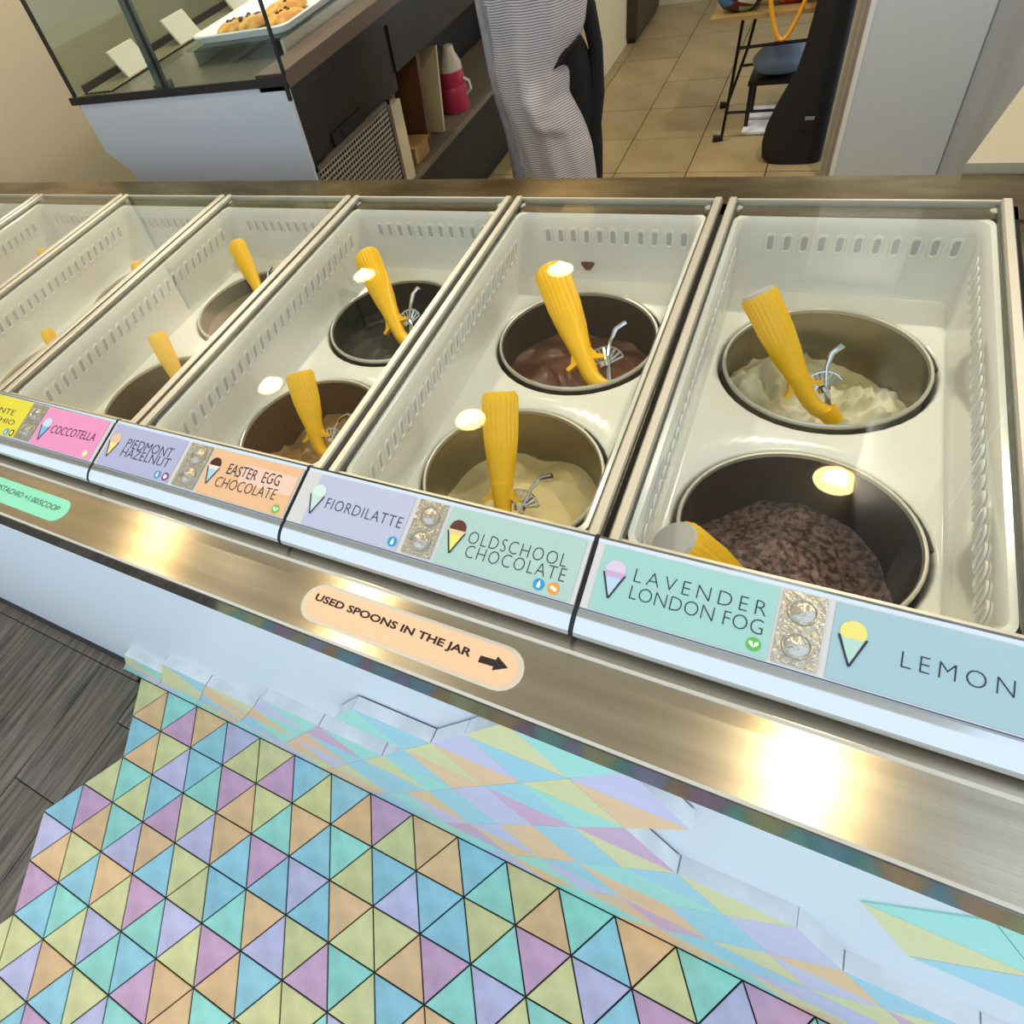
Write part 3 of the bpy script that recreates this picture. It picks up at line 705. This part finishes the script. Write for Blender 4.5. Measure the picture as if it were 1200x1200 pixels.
plate(1.58, 1.97, 'embossed silver plate between the yellow and pink cards')

# stickers on the ledge
def PS(u, v, h=0): return (u, v, LZ+h)
def pill(u0, u1, v0, v1, n=10):
    r = (v1-v0)/2; out = [(u1-r+r*math.sin(math.pi*i/n), (v0+v1)/2-r*math.cos(math.pi*i/n)) for i in range(n+1)]
    return out+[(u0+r-r*math.sin(math.pi*i/n), (v0+v1)/2+r*math.cos(math.pi*i/n)) for i in range(n+1)]
st1 = thing('sticker', (9.46, .5, LZ), 'long peach sticker on the ledge reading USED SPOONS IN THE JAR with arrow', 'sticker')
part('clear_border', MB().prism(pill(8.07, 10.88, .245, .765), 2, LZ+.001, LZ+.004), mat('clear_border', (208, 200, 186), .3), st1, sharp=0)
part('backing', MB().prism(pill(8.12, 10.82, .29, .715), 2, LZ+.004, LZ+.008), mat('peach_vinyl', (244, 196, 160), .4), st1, sharp=0)
lettering('USED SPOONS IN THE JAR', blk_txt, st1, PS, 8.22, 10.29, .475, .60, 1.0, .03, -.02, 0, .011)
flat('arrow', blk_txt, st1, PS, [(10.39, .475), (10.56, .485), (10.56, .44), (10.71, .525), (10.565, .61), (10.56, .565), (10.39, .555)], .011)
st2 = thing('sticker', (2.0, .5, LZ), 'mint green sticker on the ledge about pistachio at 1.00 a scoop', 'sticker')
part('backing', MB().prism(pill(-.6, 3.5, .27, .69), 2, LZ+.001, LZ+.006), mat('mint_vinyl', (140, 226, 196), .4), st2, sharp=0)
lettering('A PISTACHIO +1.00/SCOOP', blk_txt, st2, PS, 1.45, 3.30, .46, .56, 1.0, .0, -.02, 0, .009)

# ------------------------------------------------------------------ worktop at the right behind the counter
wk = thing('side_worktop', (15.6, 13, 0), 'beige worktop running back from the right end of the counter', 'worktop')
part('top', MB().prism([(14.42, 10.62), (15.22, 13.4), (16.1, 16.6), (16.1, 10.62)], 2, 7.7, 7.95), mat('beige_laminate', (166, 160, 140), .5), wk)
part('cabinet', MB().prism([(14.6, 10.66), (15.3, 13.3), (16.06, 16.2), (16.06, 10.66)], 2, -.02, 7.7), white_p, wk)

# ------------------------------------------------------------------ pastry case
pc = thing('pastry_case', (-4.2, 20, 0), 'white-ended refrigerated pastry case with glass sides and dark operator side', 'display case')
case_w = mat('white_enamel', (186, 193, 203), .3); case_d = mat('dark_case_side', (30, 27, 25), .35, .1); case_b = mat('dark_brown_laminate', (92, 78, 68), .45)
inner = mat('case_inner_steel', (120, 116, 104), .3, .7, bump=.03)
Y0, Y1 = 13.0, 34.0
prof = [(-8.45, 9.14), (-8.38, 7.62), (-8.02, 7.3), (-7.62, 6.95), (-7.5, 6.5), (-7.5, .7), (0, .7), (0, 9.14)]
part('end_panel', MB().prism(prof, 1, Y0, Y0+.12), case_w, pc)
part('body', MB().prism([(p[0]+.03, p[1]) for p in prof[:5]]+[(-7.45, .3), (-1.2, .3), (-1.2, 9.0), (-8.4, 9.0)], 1, Y0+.12, 17.75), case_w, pc)
part('body', MB().prism([(p[0]+.03, p[1]) for p in prof[:5]]+[(-7.45, .3), (-3.35, .3), (-3.35, 7.3), (-1.25, 7.3), (-1.25, 9.0), (-8.4, 9.0)], 1, 17.76, Y1), case_d, pc)
part('rim_strip', MB().prism([(-8.75, 9.12), (-8.75, 9.34), (.06, 9.34), (.06, 8.75), (-.04, 8.75), (-.04, 9.12)], 1, Y0-.05, Y0+.02), black, pc)
part('deck', MB().box(-8.5, Y0+.02, 9.0, -.9, Y1, 9.30), inner, pc)
part('operator_top', MB().box(-.92, Y0, 9.0, 0.0, Y1, 9.42), case_b, pc)
# operator side panel with a recess, control panel, grille
mb = MB().box(-1.2, Y0+.12, 6.95, 0.0, Y0+.85, 9.0).box(-1.2, Y0+.85, 8.7, 0.0, 18.7, 9.0).box(-1.2, Y0+.85, 6.78, -.12, 18.7, 8.7).box(-1.2, 18.7, 7.3, -.05, Y1, 9.0)
part('side_panel', mb, case_d, pc)
part('control_panel', MB().box(-.12, 14.4, 6.85, -.06, 16.2, 7.25).box(-.06, 14.9, 6.92, -.04, 15.5, 7.15), mat('control_black', (30, 30, 32), .25), pc)
part('grille_frame', MB().box(-.3, Y0+.1, 6.72, 0.02, 17.75, 6.85).box(-.3, Y0+.1, 4.3, .02, Y0+.2, 6.85).box(-.3, 17.6, 4.3, .02, 17.75, 6.85), mat('grille_steel', (120, 112, 102), .4, .6), pc)
mb = MB().box(-.5, Y0+.1, 4.3, -.4, 17.6, 6.75)
part('grille_back', mb, gapm, pc)
mb = MB()
for k in range(15): mb.box(-.06, Y0+.2, 4.4+.16*k, -.02, 17.6, 4.44+.16*k)
for k in range(30): mb.box(-.05, Y0+.22+.148*k, 4.35, -.03, Y0+.245+.148*k, 6.75)
tag(part('grille_mesh', mb, mat('grille_wire', (176, 168, 160), .5, .3), pc, sharp=0), kind='stuff')
part('white_post', MB().box(-.6, 17.85, 3.95, -.02, 18.5, 6.6), mat('cream_post', (206, 192, 160), .6), pc, bevel=.03)
part('shelf', MB().box(-3.2, 17.8, 3.75, 0.0, Y1, 3.93), mat('grey_shelf', (110, 100, 84), .5), pc)
part('shelf_back', MB().box(-3.3, 17.8, .3, -3.2, Y1, 7.3), black, pc)
part('under_shelf_panel', MB().box(-.9, 17.8, .05, -.8, Y1, 3.75), black, pc)
part('lower_plinth', MB().box(-1.4, Y0+.1, 0, -.5, 17.7, 4.3), black, pc)
# glass cabinet above
cg = glass('case_glass', (.93, .965, .95))
part('end_glass', MB().box(-8.5, Y0, 9.34, -4.42, Y0+.05, 14.5).box(-4.36, Y0, 9.34, .02, Y0+.05, 14.5), cg, pc, sharp=0)
part('front_glass', MB().box(-8.5, Y0, 9.34, -8.44, Y1, 14.5), glass('front_case_glass', (.78, .83, .78)), pc, sharp=0)
part('corner_edge', MB().box(-8.53, Y0-.02, 9.34, -8.42, Y0+.07, 14.5), black, pc, sharp=0)
part('corner_edge', MB().box(0.0, Y0-.02, 9.34, .06, Y0+.07, 14.5), black, pc, sharp=0)
part('glass_joint', MB().box(-4.43, Y0-.01, 9.34, -4.36, Y0+.06, 14.5), black, pc, sharp=0)
part('post', MB().box(-4.78, Y0+.1, 9.3, -4.48, Y0+.3, 14.5), mat('post_grey', (92, 106, 108), .35, .7), pc)
part('post_foot', MB().box(-4.85, Y0+.05, 9.3, -4.35, Y0+.35, 9.42).tube([(-4.3, Y0+.2, 9.3), (-4.3, Y0+.2, 9.5)], .1, 12), frame_dark, pc)
part('top_cover', MB().box(-8.5, Y0, 14.5, .05, Y1, 14.62), cg, pc, sharp=0)
part('inner_backdrop', MB().box(-8.3, 33.6, 9.3, -.2, 33.8, 14.5), mat('pale_green_backdrop', (190, 194, 176), .5), pc)
part('raised_shelf', MB().box(-4.6, 14.6, 9.72, -.95, 21, 9.78), glass('green_shelf_glass', (.8, .9, .85)), pc, sharp=0)
part('shelf_support', MB().box(-4.5, 14.7, 9.3, -4.42, 20.9, 9.72), frame_al, pc); part('shelf_support', MB().box(-1.1, 14.7, 9.3, -1.02, 20.9, 9.72), frame_al, pc)
lv = MB().box(-8.3, Y0+.3, 9.3, -8.2, Y1-.2, 9.55)
part('vent_back', lv, gapm, pc)
part('louvre_tray', MB().box(-8.2, Y0+.3, 9.31, -7.0, Y1-.4, 9.33), gapm, pc)
lvm = mat('louvre_metal', (206, 194, 160), .35, .5)
for k in range(6):
    x_ = -8.12+.2*k
    part('louvre', MB().prism([(x_, 9.33), (x_+.08, 9.33), (x_+.08, 9.365), (x_, 9.355)], 1, Y0+.3, Y1-.4), lvm, pc)
for k, (yy, l_) in enumerate(((14.3, 'nearest the end glass'), (17.0, 'second from the end glass'), (20.2, 'farthest from the end glass'))):
    mb = MB().add([(-7.95, yy, 9.32), (-7.95, yy+1.1, 9.32), (-7.1, yy+1.1, 9.34), (-7.1, yy, 9.34), (-8.05, yy, 10.15), (-8.05, yy+1.1, 10.15)], [(0, 1, 2, 3), (0, 4, 5, 1)])
    mb = MB().prism([(-7.2, 9.31), (-7.12, 9.31), (-7.62, 10.1), (-7.7, 10.1)], 1, yy, yy+1.15)
    solo('price_card', mb, mat('blank_card', (208, 200, 186), .6), 'blank pale card leaning on the vent inside the case, '+l_, 'card', 'blank cards along the case vent')
# tray of cookies
tr = thing('serving_tray', (-2.7, 16.8, 9.79), 'white rimmed tray holding cookies inside the pastry case', 'tray')
def loop(ins, z, x0=-4.5, y0=14.85, x1=-.95, y1=20.2, r=.3): return [(x, y, z) for x, y in rrect(x0+ins, y0+ins, x1-ins, y1-ins, r)]
rg = [loop(.12, 9.79), loop(-.02, 9.98), loop(.0, 10.02), loop(.06, 10.0), loop(.2, 9.84)]; n = len(rg[0]); mb = MB()
vs = [p for r_ in rg for p in r_]
mb.add(vs, [(i*n+j, i*n+(j+1) % n, (i+1)*n+(j+1) % n, (i+1)*n+j) for i in range(4) for j in range(n)]+[tuple(range(n))[::-1], tuple(range(4*n, 5*n))])
part('tray_body', mb, mat('white_enamel_tray', (232, 236, 240), .25), tr)
ck = mat('cookie_dough', (214, 170, 92), .85, bump=1, bscale=22, var=.3, vscale=26, rgb2=(170, 118, 56)); chip = mat('chocolate_chip', (52, 30, 22), .5)
for k, (cx, cy, rr, zz, lb) in enumerate(((-3.5, 15.85, .60, 9.85, 'leftmost cookie on the white tray'), (-2.6, 15.75, .58, 9.93, 'second cookie from left on the white tray'),
                                       (-2.1, 16.7, .66, 9.95, 'cookie lying behind the others on the white tray'), (-1.62, 15.9, .60, 9.88, 'rightmost cookie at the front of the white tray'))):
    c = thing('cookie', (cx, cy, zz), lb, 'cookie', 'cookies on the tray')
    mb = MB(); nr, na = 7, 22; vs = []
    for i in range(nr+1):
        for j in range(na):
            a = 2*math.pi*j/na; r = rr*math.sin(math.pi/2*min(1, i/(nr-1)))*(1+.05*fbm(math.cos(a)*2+k, math.sin(a)*2, k)); h = .17*math.cos(math.pi/2*min(1, i/(nr-1)))+.05+.03*fbm(r*math.cos(a)*5, r*math.sin(a)*5, k)
            vs.append((cx+r*math.cos(a), cy+r*math.sin(a), zz+(h if i < nr else 0)))
    mb.add(vs, [(i*na+j, i*na+(j+1) % na, (i+1)*na+(j+1) % na, (i+1)*na+j) for i in range(nr) for j in range(na)]+[tuple(range(nr*na, (nr+1)*na))])
    part('dough', mb, ck, c, sharp=60)
    for q in range(5):
        a = random.uniform(0, 6.28); r = random.uniform(.05, rr*.75)
        part('chip', MB().lathe([(.001, zz+.26), (.06, zz+.235), (.065, zz+.18), (.03, zz+.1)], cx+r*math.cos(a), cy+r*math.sin(a), 7), chip, c)
# things on the case shelf
brd = mat('brown_board', (120, 78, 46), .5, var=.4, vscale=6, rgb2=(88, 54, 32), stretch=(1, 1, .2))
solo('wooden_board', MB().prism([(19.0, 3.95), (19.2, 3.95), (19.75, 6.7), (19.55, 6.7)], 0, -2.6, -.9), brd, 'brown wooden board leaning at the left of the case shelf', 'board')
solo('wooden_board', MB().prism([(20.6, 3.95), (20.85, 3.95), (21.1, 7.2), (20.85, 7.2)], 0, -2.8, -.45), brd, 'tall brown wooden board standing on the shelf beside the red jug', 'board')
solo('cardboard_box', MB().box(-1.7, 19.3, 3.95, -.35, 20.4, 4.5).box(-1.75, 19.25, 4.5, -.3, 20.45, 4.56), mat('tan_cardboard', (170, 132, 76), .8), 'small tan box lying at the shelf front below the boards', 'box')
solo('folder', MB().prism([(22.0, 3.95), (22.15, 3.95), (22.6, 6.8), (22.5, 6.8)], 0, -2.4, -.5), mat('cream_paper', (190, 170, 130), .7), 'thin cream folder leaning against the red jug', 'folder')
jg = thing('plastic_jug', (-.85, 24.1, 3.95), 'red jug with a clear neck standing on the case shelf', 'bottle')
part('jug_body', MB().lathe([(.52, 3.95), (.56, 4.05), (.54, 4.3), (.56, 4.35), (.54, 4.8), (.50, 4.9), (.52, 4.98), (.46, 5.45)], -.85, 24.1, 24, cap0=True), mat('pink_red_liquid', (178, 48, 78), .3), jg)
part('jug_neck', MB().lathe([(.46, 5.45), (.42, 5.7), (.25, 6.05), (.2, 6.3)], -.85, 24.1, 24, cap1=True), mat('cloudy_plastic', (190, 176, 158), .3), jg)
part('jug_handle', MB().tube([(-.36, 24.1, 5.1), (-.15, 24.1, 5.0), (-.1, 24.1, 4.7), (-.33, 24.1, 4.5)], .06, 8), mat('white_handle', (216, 210, 206), .4), jg)

# ------------------------------------------------------------------ cupboard at the end of the passage
cb = thing('brown_cupboard', (.9, 43, 0), 'dark brown cupboard at the far left end of the passage', 'cupboard')
part('carcass', MB().box(1.52, 41.7, .3, 2.1, 47, 8), mat('dark_cupboard', (56, 40, 26), .5), cb)
part('plinth', MB().box(1.52, 41.9, 0, 1.95, 47, .3), black, cb)

# ------------------------------------------------------------------ folding table with bags, instrument case
ft = thing('folding_table', (10.5, 31, 0), 'folding table with thin black metal legs in the doorway', 'table')
part('table_top', MB().box(7.95, 28.0, 4.86, 12.5, 33.5, 5.0), mat('table_edge_wood', (150, 126, 78), .5), ft)
blm = mat('black_metal', (22, 20, 22), .4, .5)
def rod(name, pts, r=.06): part(name, MB().tube(pts, r, 8), blm, ft)
rod('leg', [(9.0, 28.6, 4.86), (8.85, 28.9, 2.5), (8.66, 29.25, .15)])
rod('leg', [(9.2, 32.6, 4.86), (8.9, 32.3, 2.5), (8.35, 32.6, .15)])
rod('leg', [(12.2, 28.6, 4.86), (12.3, 29.25, .1)]); rod('leg', [(12.2, 33.0, 4.86), (12.3, 32.8, .1)])
part('leg_foot', MB().tube([(8.72, 29.25, .12), (8.35, 29.25, .08)], [.1, .17], 10), blm, ft)
part('leg_foot', MB().tube([(8.4, 32.6, .12), (8.05, 32.6, .08)], [.1, .17], 10), blm, ft)
rod('cross_bar', [(8.92, 28.75, 3.7), (12.2, 28.9, 3.75)]); rod('cross_bar', [(8.75, 29.1, 1.2), (12.3, 29.2, 1.2)])
rod('cross_bar', [(8.8, 32.3, 1.8), (12.2, 32.8, 1.8)])
rod('cross_bar', [(9.0, 32.5, 3.6), (12.2, 32.8, 3.6)])
# patterned bags on the table
def bag(name, x, y, z, sx, sy, sz, m, label, cat, sd=0):
    mb = MB(); n = 20; k = 9; vs = []
    for i in range(k+1):
        t = i/k; w = (math.sin(math.pi*min(.98, max(.02, t))))**.35
        for j in range(n):
            a = 2*math.pi*j/n; e = lambda q: math.copysign(abs(q)**.6, q)
            f = 1+.12*fbm(math.cos(a)*1.4+sd, math.sin(a)*1.4, t*2+sd)
            vs.append((x+sx*w*e(math.cos(a))*f, y+sy*w*e(math.sin(a))*f, z+sz*t*(1+.1*fbm(math.cos(a)+sd, math.sin(a), sd) if i == k else 1)))
    mb.add(vs, [(i*n+j, i*n+(j+1) % n, (i+1)*n+(j+1) % n, (i+1)*n+j) for i in range(k) for j in range(n)]+[tuple(range(n))[::-1], tuple(range(k*n, (k+1)*n))])
    return solo(name, mb, m, label, cat, sharp=80)
def patt(name, cols, sc_):
    m = mat(name, cols[0], .6); N = m.node_tree.nodes; L = m.node_tree.links
    tc = N.new('ShaderNodeTexCoord'); v = N.new('ShaderNodeTexVoronoi'); v.inputs['Scale'].default_value = sc_
    L.new(tc.outputs['Object'], v.inputs['Vector'])
    r = N.new('ShaderNodeValToRGB'); r.color_ramp.interpolation = 'CONSTANT'
    sep = N.new('ShaderNodeSeparateColor'); L.new(v.outputs['Color'], sep.inputs[0]); L.new(sep.outputs[0], r.inputs[0])
    while len(r.color_ramp.elements) < len(cols): r.color_ramp.elements.new(.5)
    for i, c in enumerate(cols): r.color_ramp.elements[i].position = i/len(cols); r.color_ramp.elements[i].color = (*lin(c), 1)
    L.new(r.outputs[0], N['Principled BSDF'].inputs['Base Color']); return m
bag('patterned_bag', 8.9, 28.7, 5.0, .85, .6, 1.3, patt('floral_print', [(60, 20, 24), (150, 170, 130), (90, 26, 30), (70, 110, 160), (200, 190, 170), (50, 40, 40)], 22), 'dark red floral print bag on the left corner of the folding table', 'bag', 1)
bag('orange_bag', 10.6, 29.0, 5.0, .95, .6, 1.3, patt('orange_red_print', [(214, 110, 30), (160, 40, 30), (230, 140, 40), (120, 30, 30)], 14), 'orange and red bag in the middle of the folding table', 'bag', 4)
bag('dark_red_bag', 11.9, 28.9, 5.0, .5, .5, 1.1, mat('dark_red_cloth', (90, 28, 30), .8, bump=.3), 'dark red cloth bag on the right of the folding table', 'bag', 7)
pts = [(9.75+1.35*t, 28.0-.12, 5.9-1.75*math.sin(math.pi*t)) for t in [i/16 for i in range(17)]]
solo('carrying_strap', MB().tube(pts, .075, 8), mat('orange_strap', (228, 160, 40), .5), 'orange looped strap hanging over the front edge of the folding table', 'strap')
bag('grey_cushion', 10.3, 31.0, 1.95, .95, .9, 1.0, mat('blue_grey_cloth', (120, 134, 156), .8, bump=.3), 'blue-grey folded cushion under the folding table', 'cushion', 3)
solo('low_stool', MB().box(9.3, 30.2, 1.75, 11.4, 32, 1.92).box(9.35, 30.3, 0, 9.5, 30.45, 1.75).box(11.2, 30.3, 0, 11.35, 30.45, 1.75).box(9.35, 31.8, 0, 9.5, 31.95, 1.75).box(11.2, 31.8, 0, 11.35, 31.95, 1.75), black, 'low black stool carrying the blue-grey cushion', 'stool')
solo('white_box', MB().box(9.35, 29.75, 0.01, 10.6, 30.9, .1).box(9.4, 31.2, 0.01, 10.5, 32.3, .1), mat('white_paper', (226, 226, 230), .6), 'white paper sheets lying on the floor below the table', 'paper')
# instrument case: figure-of-eight body with a neck, leaning in the doorway
mb = MB(); n = 22; prof = [(10.62, .02), (10.42, .2), (10.36, .7), (10.42, 1.3), (10.6, 1.95), (10.86, 2.6), (11.1, 3.2), (11.22, 4.0), (11.3, 5.0), (11.4, 6.4), (11.6, 7.8), (11.9, 8.2)]
vs = []
for xl, z in prof:
    w = (12.5-xl)/2; cx = (12.5+xl)/2
    for j in range(n):
        a = 2*math.pi*j/n; e = lambda q: math.copysign(abs(q)**.6, q); vs.append((cx+w*e(math.cos(a)), 27.5+.05*z+.5*e(math.sin(a)), z))
k = len(prof)
mb.add(vs, [(i*n+j, i*n+(j+1) % n, (i+1)*n+(j+1) % n, (i+1)*n+j) for i in range(k-1) for j in range(n)]+[tuple(range(n))[::-1], tuple(range((k-1)*n, k*n))])
gc = thing('instrument_case', (11.5, 27.4, 0), 'black soft instrument case standing in the doorway beside the door frame', 'instrument case')
part('case_body', mb, mat('black_nylon', (10, 10, 12), .75, bump=.2), gc, sharp=80)
part('zip_line', MB().tube([(xl+.02, 27.45+.05*z, z) for xl, z in prof[1:-1]], .02, 5), frame_dark, gc)
part('emblem', MB().box(11.7, 26.82, 1.75, 12.0, 26.88, 1.85), mat('grey_emblem', (120, 120, 122), .6), gc)

# ------------------------------------------------------------------ the person behind the counter
pe = thing('person', (4.2, 20.4, 0), 'person standing behind the counter in a long grey striped apron and black trousers', 'person')
skin = mat('skin', (206, 158, 128), .5); cloth_k = mat('black_cloth', (12, 14, 20), .8, bump=.2)
def skinned(name, verts, edges, mtl, parent, sub=2):
    me = bpy.data.meshes.new(name); o0 = origin(parent)
    me.from_pydata([((v[0]-o0[0])*S, (v[1]-o0[1])*S, (v[2]-o0[2])*S) for v in verts], edges, [])
    o = link(name, me, parent)
    m = o.modifiers.new('skin', 'SKIN'); m.use_smooth_shade = True
    for i, v in enumerate(verts):
        r = v[3] if isinstance(v[3], tuple) else (v[3], v[3])
        me.skin_vertices[0].data[i].radius = (r[0]*S, r[1]*S)
    me.skin_vertices[0].data[0].use_root = True
    s = o.modifiers.new('sub', 'SUBSURF'); s.levels = sub; s.render_levels = sub
    me.materials.append(mtl)
    dg = bpy.context.evaluated_depsgraph_get(); nm = bpy.data.meshes.new_from_object(o.evaluated_get(dg))
    o.modifiers.clear(); o.data = nm; bpy.data.meshes.remove(me); nm.name = name
    nm.materials.clear(); nm.materials.append(mtl)
    return o
PX, PY = 4.2, 20.4
# trousers: pelvis root, two legs
V = [(PX, PY, 7.6, (1.05, .72)), (PX-.62, PY, 6.6, .78), (PX-.66, PY-.12, 4.0, .56), (PX-.66, PY+.05, .75, .42), (PX+.75, PY+.35, 6.6, .76), (PX+1.2, PY+.75, 4.0, .56), (PX+1.2, PY+1.1, .75, .42)]
skinned('trousers', V, [(0, 1), (1, 2), (2, 3), (0, 4), (4, 5), (5, 6)], cloth_k, pe)
for sx, dy in ((-.66, 0), (1.2, 1.05)):
    skinned('shoe', [(PX+sx, PY+dy+.25, .35, .36), (PX+sx, PY+dy-.35, .3, .36), (PX+sx, PY+dy-1.0, .24, .3)], [(0, 1), (1, 2)], mat('dark_shoe', (24, 18, 16), .4), pe, 2)
# torso, head, arms as one continuous surface
V = [(PX, PY, 7.7, (1.1, .72)), (PX, PY, 9.4, (1.15, .75)), (PX, PY, 11.0, (1.25, .72)), (PX, PY, 11.75, (.62, .5)), (PX, PY-.05, 12.15, .38), (PX, PY-.12, 12.7, .48), (PX, PY-.1, 13.25, (.58, .7)), (PX, PY, 13.75, (.5, .6)),
     (PX-1.25, PY, 11.35, .45), (PX-1.6, PY-.1, 9.6, .36), (PX-1.35, PY-1.2, 9.9, .27), (PX-1.2, PY-1.55, 10.0, .2),
     (PX+1.25, PY, 11.35, .45), (PX+1.65, PY-.1, 9.6, .36), (PX+1.35, PY-1.2, 9.9, .27), (PX+1.2, PY-1.55, 10.0, .2)]
skinned('body', V, [(0, 1), (1, 2), (2, 3), (3, 4), (4, 5), (5, 6), (6, 7), (2, 8), (8, 9), (9, 10), (10, 11), (2, 12), (12, 13), (13, 14), (14, 15)], skin, pe)
V = [(PX, PY, 7.9, (1.2, .82)), (PX, PY, 9.4, (1.24, .84)), (PX, PY, 10.9, (1.34, .8)), (PX, PY, 11.7, (.66, .55)), (PX-1.28, PY, 11.36, .52), (PX-1.6, PY-.08, 10.2, .46), (PX+1.28, PY, 11.36, .52), (PX+1.62, PY-.08, 10.2, .46)]
skinned('shirt', V, [(0, 1), (1, 2), (2, 3), (2, 4), (4, 5), (2, 6), (6, 7)], cloth_k, pe)
# hands with five fingers
for sg in (-1, 1):
    hx, hy, hz = PX+sg*1.2, PY-1.55, 10.0; V = [(hx, hy, hz, .2), (hx-sg*.05, hy-.4, hz-.02, (.3, .15))]; E_ = [(0, 1)]
    for q in range(4):
        b = len(V); fx = hx-sg*.05+(-.21+.14*q); V += [(fx, hy-.62, hz-.05, .075), (fx, hy-.86-.04*(q in (1, 2)), hz-.16, .068), (fx, hy-.95, hz-.36, .06)]
        E_ += [(1, b), (b, b+1), (b+1, b+2)]
    b = len(V); V += [(hx-sg*.32, hy-.38, hz-.08, .08), (hx-sg*.42, hy-.62, hz-.2, .07)]; E_ += [(1, b), (b, b+1)]
    skinned('hand', V, E_, skin, pe, 1)
# face and hair
mb = MB().lathe([(.001, 13.12), (.07, 13.1), (.1, 13.0), (.07, 12.93)], PX, PY-.72, 10); part('nose', mb, skin, pe)
for sg in (-1, 1):
    part('eye', MB().lathe([(.001, 13.32), (.06, 13.28), (.075, 13.22), (.001, 13.16)], PX+sg*.21, PY-.66, 10), mat('eye_dark', (40, 30, 26), .3), pe)
    part('ear', MB().lathe([(.001, 13.35), (.09, 13.25), (.08, 13.05), (.001, 12.95)], PX+sg*.58, PY-.05, 10, ex=.6), skin, pe)
part('mouth', MB().tube([(PX-.18, PY-.64, 12.82), (PX, PY-.68, 12.8), (PX+.18, PY-.64, 12.82)], .035, 6), mat('lips', (160, 90, 84), .5), pe)
mb = MB(); nr, na = 8, 20; vs = []
for i in range(nr+1):
    for j in range(na):
        a = 2*math.pi*j/na; ph = math.pi*.62*i/nr
        vs.append((PX+.68*math.sin(ph)*math.cos(a), PY+.05+.78*math.sin(ph)*math.sin(a), 13.35+.75*math.cos(ph)*(1 if math.sin(a) > -.4 else .8)+(.25*i/nr if math.sin(a) < -.3 else 0)))
mb.add(vs, [(i*na+j, i*na+(j+1) % na, (i+1)*na+(j+1) % na, (i+1)*na+j) for i in range(nr) for j in range(na)])
part('hair', mb, mat('dark_hair', (38, 26, 20), .6, bump=.4), pe, sharp=80)
# apron: wrapped cloth with folds, measured outline
def stripes():
    m = mat('striped_apron_cloth', (196, 198, 206), .85, bump=.15, bscale=60); N = m.node_tree.nodes; L = m.node_tree.links
    tc = N.new('ShaderNodeTexCoord'); sp = N.new('ShaderNodeSeparateXYZ'); L.new(tc.outputs['Object'], sp.inputs[0])
    mt = N.new('ShaderNodeMath'); mt.operation = 'MULTIPLY'; mt.inputs[1].default_value = 2*math.pi/(.0088); L.new(sp.outputs['Z'], mt.inputs[0])
    s2 = N.new('ShaderNodeMath'); s2.operation = 'SINE'; L.new(mt.outputs[0], s2.inputs[0])
    r = N.new('ShaderNodeValToRGB'); r.color_ramp.elements[0].position = 0; r.color_ramp.elements[0].color = (*lin((206, 204, 210)), 1)
    r.color_ramp.elements[1].position = .55; r.color_ramp.elements[1].color = (*lin((110, 106, 116)), 1)
    e = r.color_ramp.elements.new(.3); e.color = (*lin((206, 204, 210)), 1)
    L.new(s2.outputs[0], r.inputs[0]); L.new(r.outputs[0], N['Principled BSDF'].inputs['Base Color']); return m
tabl = [(9.2, 2.25, 5.95), (8.5, 2.27, 5.75), (7.6, 2.36, 5.6), (6.7, 2.44, 5.28), (5.8, 2.59, 5.13), (4.85, 2.8, 5.5), (3.95, 2.88, 5.77), (3.2, 2.95, 5.87), (2.2, 3.05, 5.95)]
def interp(z):
    for (z1, a1, b1), (z0, a0, b0) in zip(tabl, tabl[1:]):
        if z0 <= z <= z1: t = (z-z0)/(z1-z0); t = t*t*(3-2*t) if False else t; return a0+(a1-a0)*t, b0+(b1-b0)*t
mb = MB(); nz, na = 46, 60; vs = []
for i in range(nz+1):
    z = 9.2-(9.2-2.2)*i/nz; a_, b_ = interp(z); cx = (a_+b_)/2; w = (b_-a_)/2
    for j in range(na):
        a = math.radians(-200+220*j/(na-1))        # open at the back
        u = math.cos(a); v = math.sin(a)
        fold = .10*math.sin(5*a+.9*(9.2-z)*.35)+.07*math.sin(11*a+1.3*z*.5)+.10*fbm(u*1.5+3, v*1.5, z*.35)
        kn = .28*math.exp(-((z-5.6)**2)/.5)*math.exp(-((u-.45)**2)/.2)+.12*math.exp(-((z-5.3+.5*u)**2)/.03)*math.exp(-((u-.5)**2)/.15)
        vs.append((cx+w*u*(1+.06*fold), 20.0+.35+(1.05*v*(1+fold*.7)) - kn, z))
mb.add(vs, [(i*na+j, i*na+j+1, (i+1)*na+j+1, (i+1)*na+j) for i in range(nz) for j in range(na-1)])
mb.m = [1 if -200+220*(j+.5)/(na-1) < -128+(9.2-9.2+7*i/nz)*1.5 else 0 for i in range(nz) for j in range(na-1)]
ap = part('apron', mb, [stripes(), mat('plain_grey_shaded_cloth', (150, 152, 162), .85, bump=.3, bscale=50, var=.5, vscale=50, rgb2=(128, 130, 142))], pe, sharp=80)  # stripeless grey side panel, with its shade put into the colour
md = ap.modifiers.new('thick', 'SOLIDIFY'); md.thickness = .004
part('apron_tie', MB().tube([(5.35, 20.35, 8.7), (5.6, 20.75, 7.9), (5.78, 20.9, 6.8), (5.8, 20.95, 5.4), (5.78, 20.8, 4.2), (5.72, 20.7, 3.75)], [.2, .25, .22, .24, .16, .08], 10), cloth_k, pe)
bpy.context.view_layer.update()
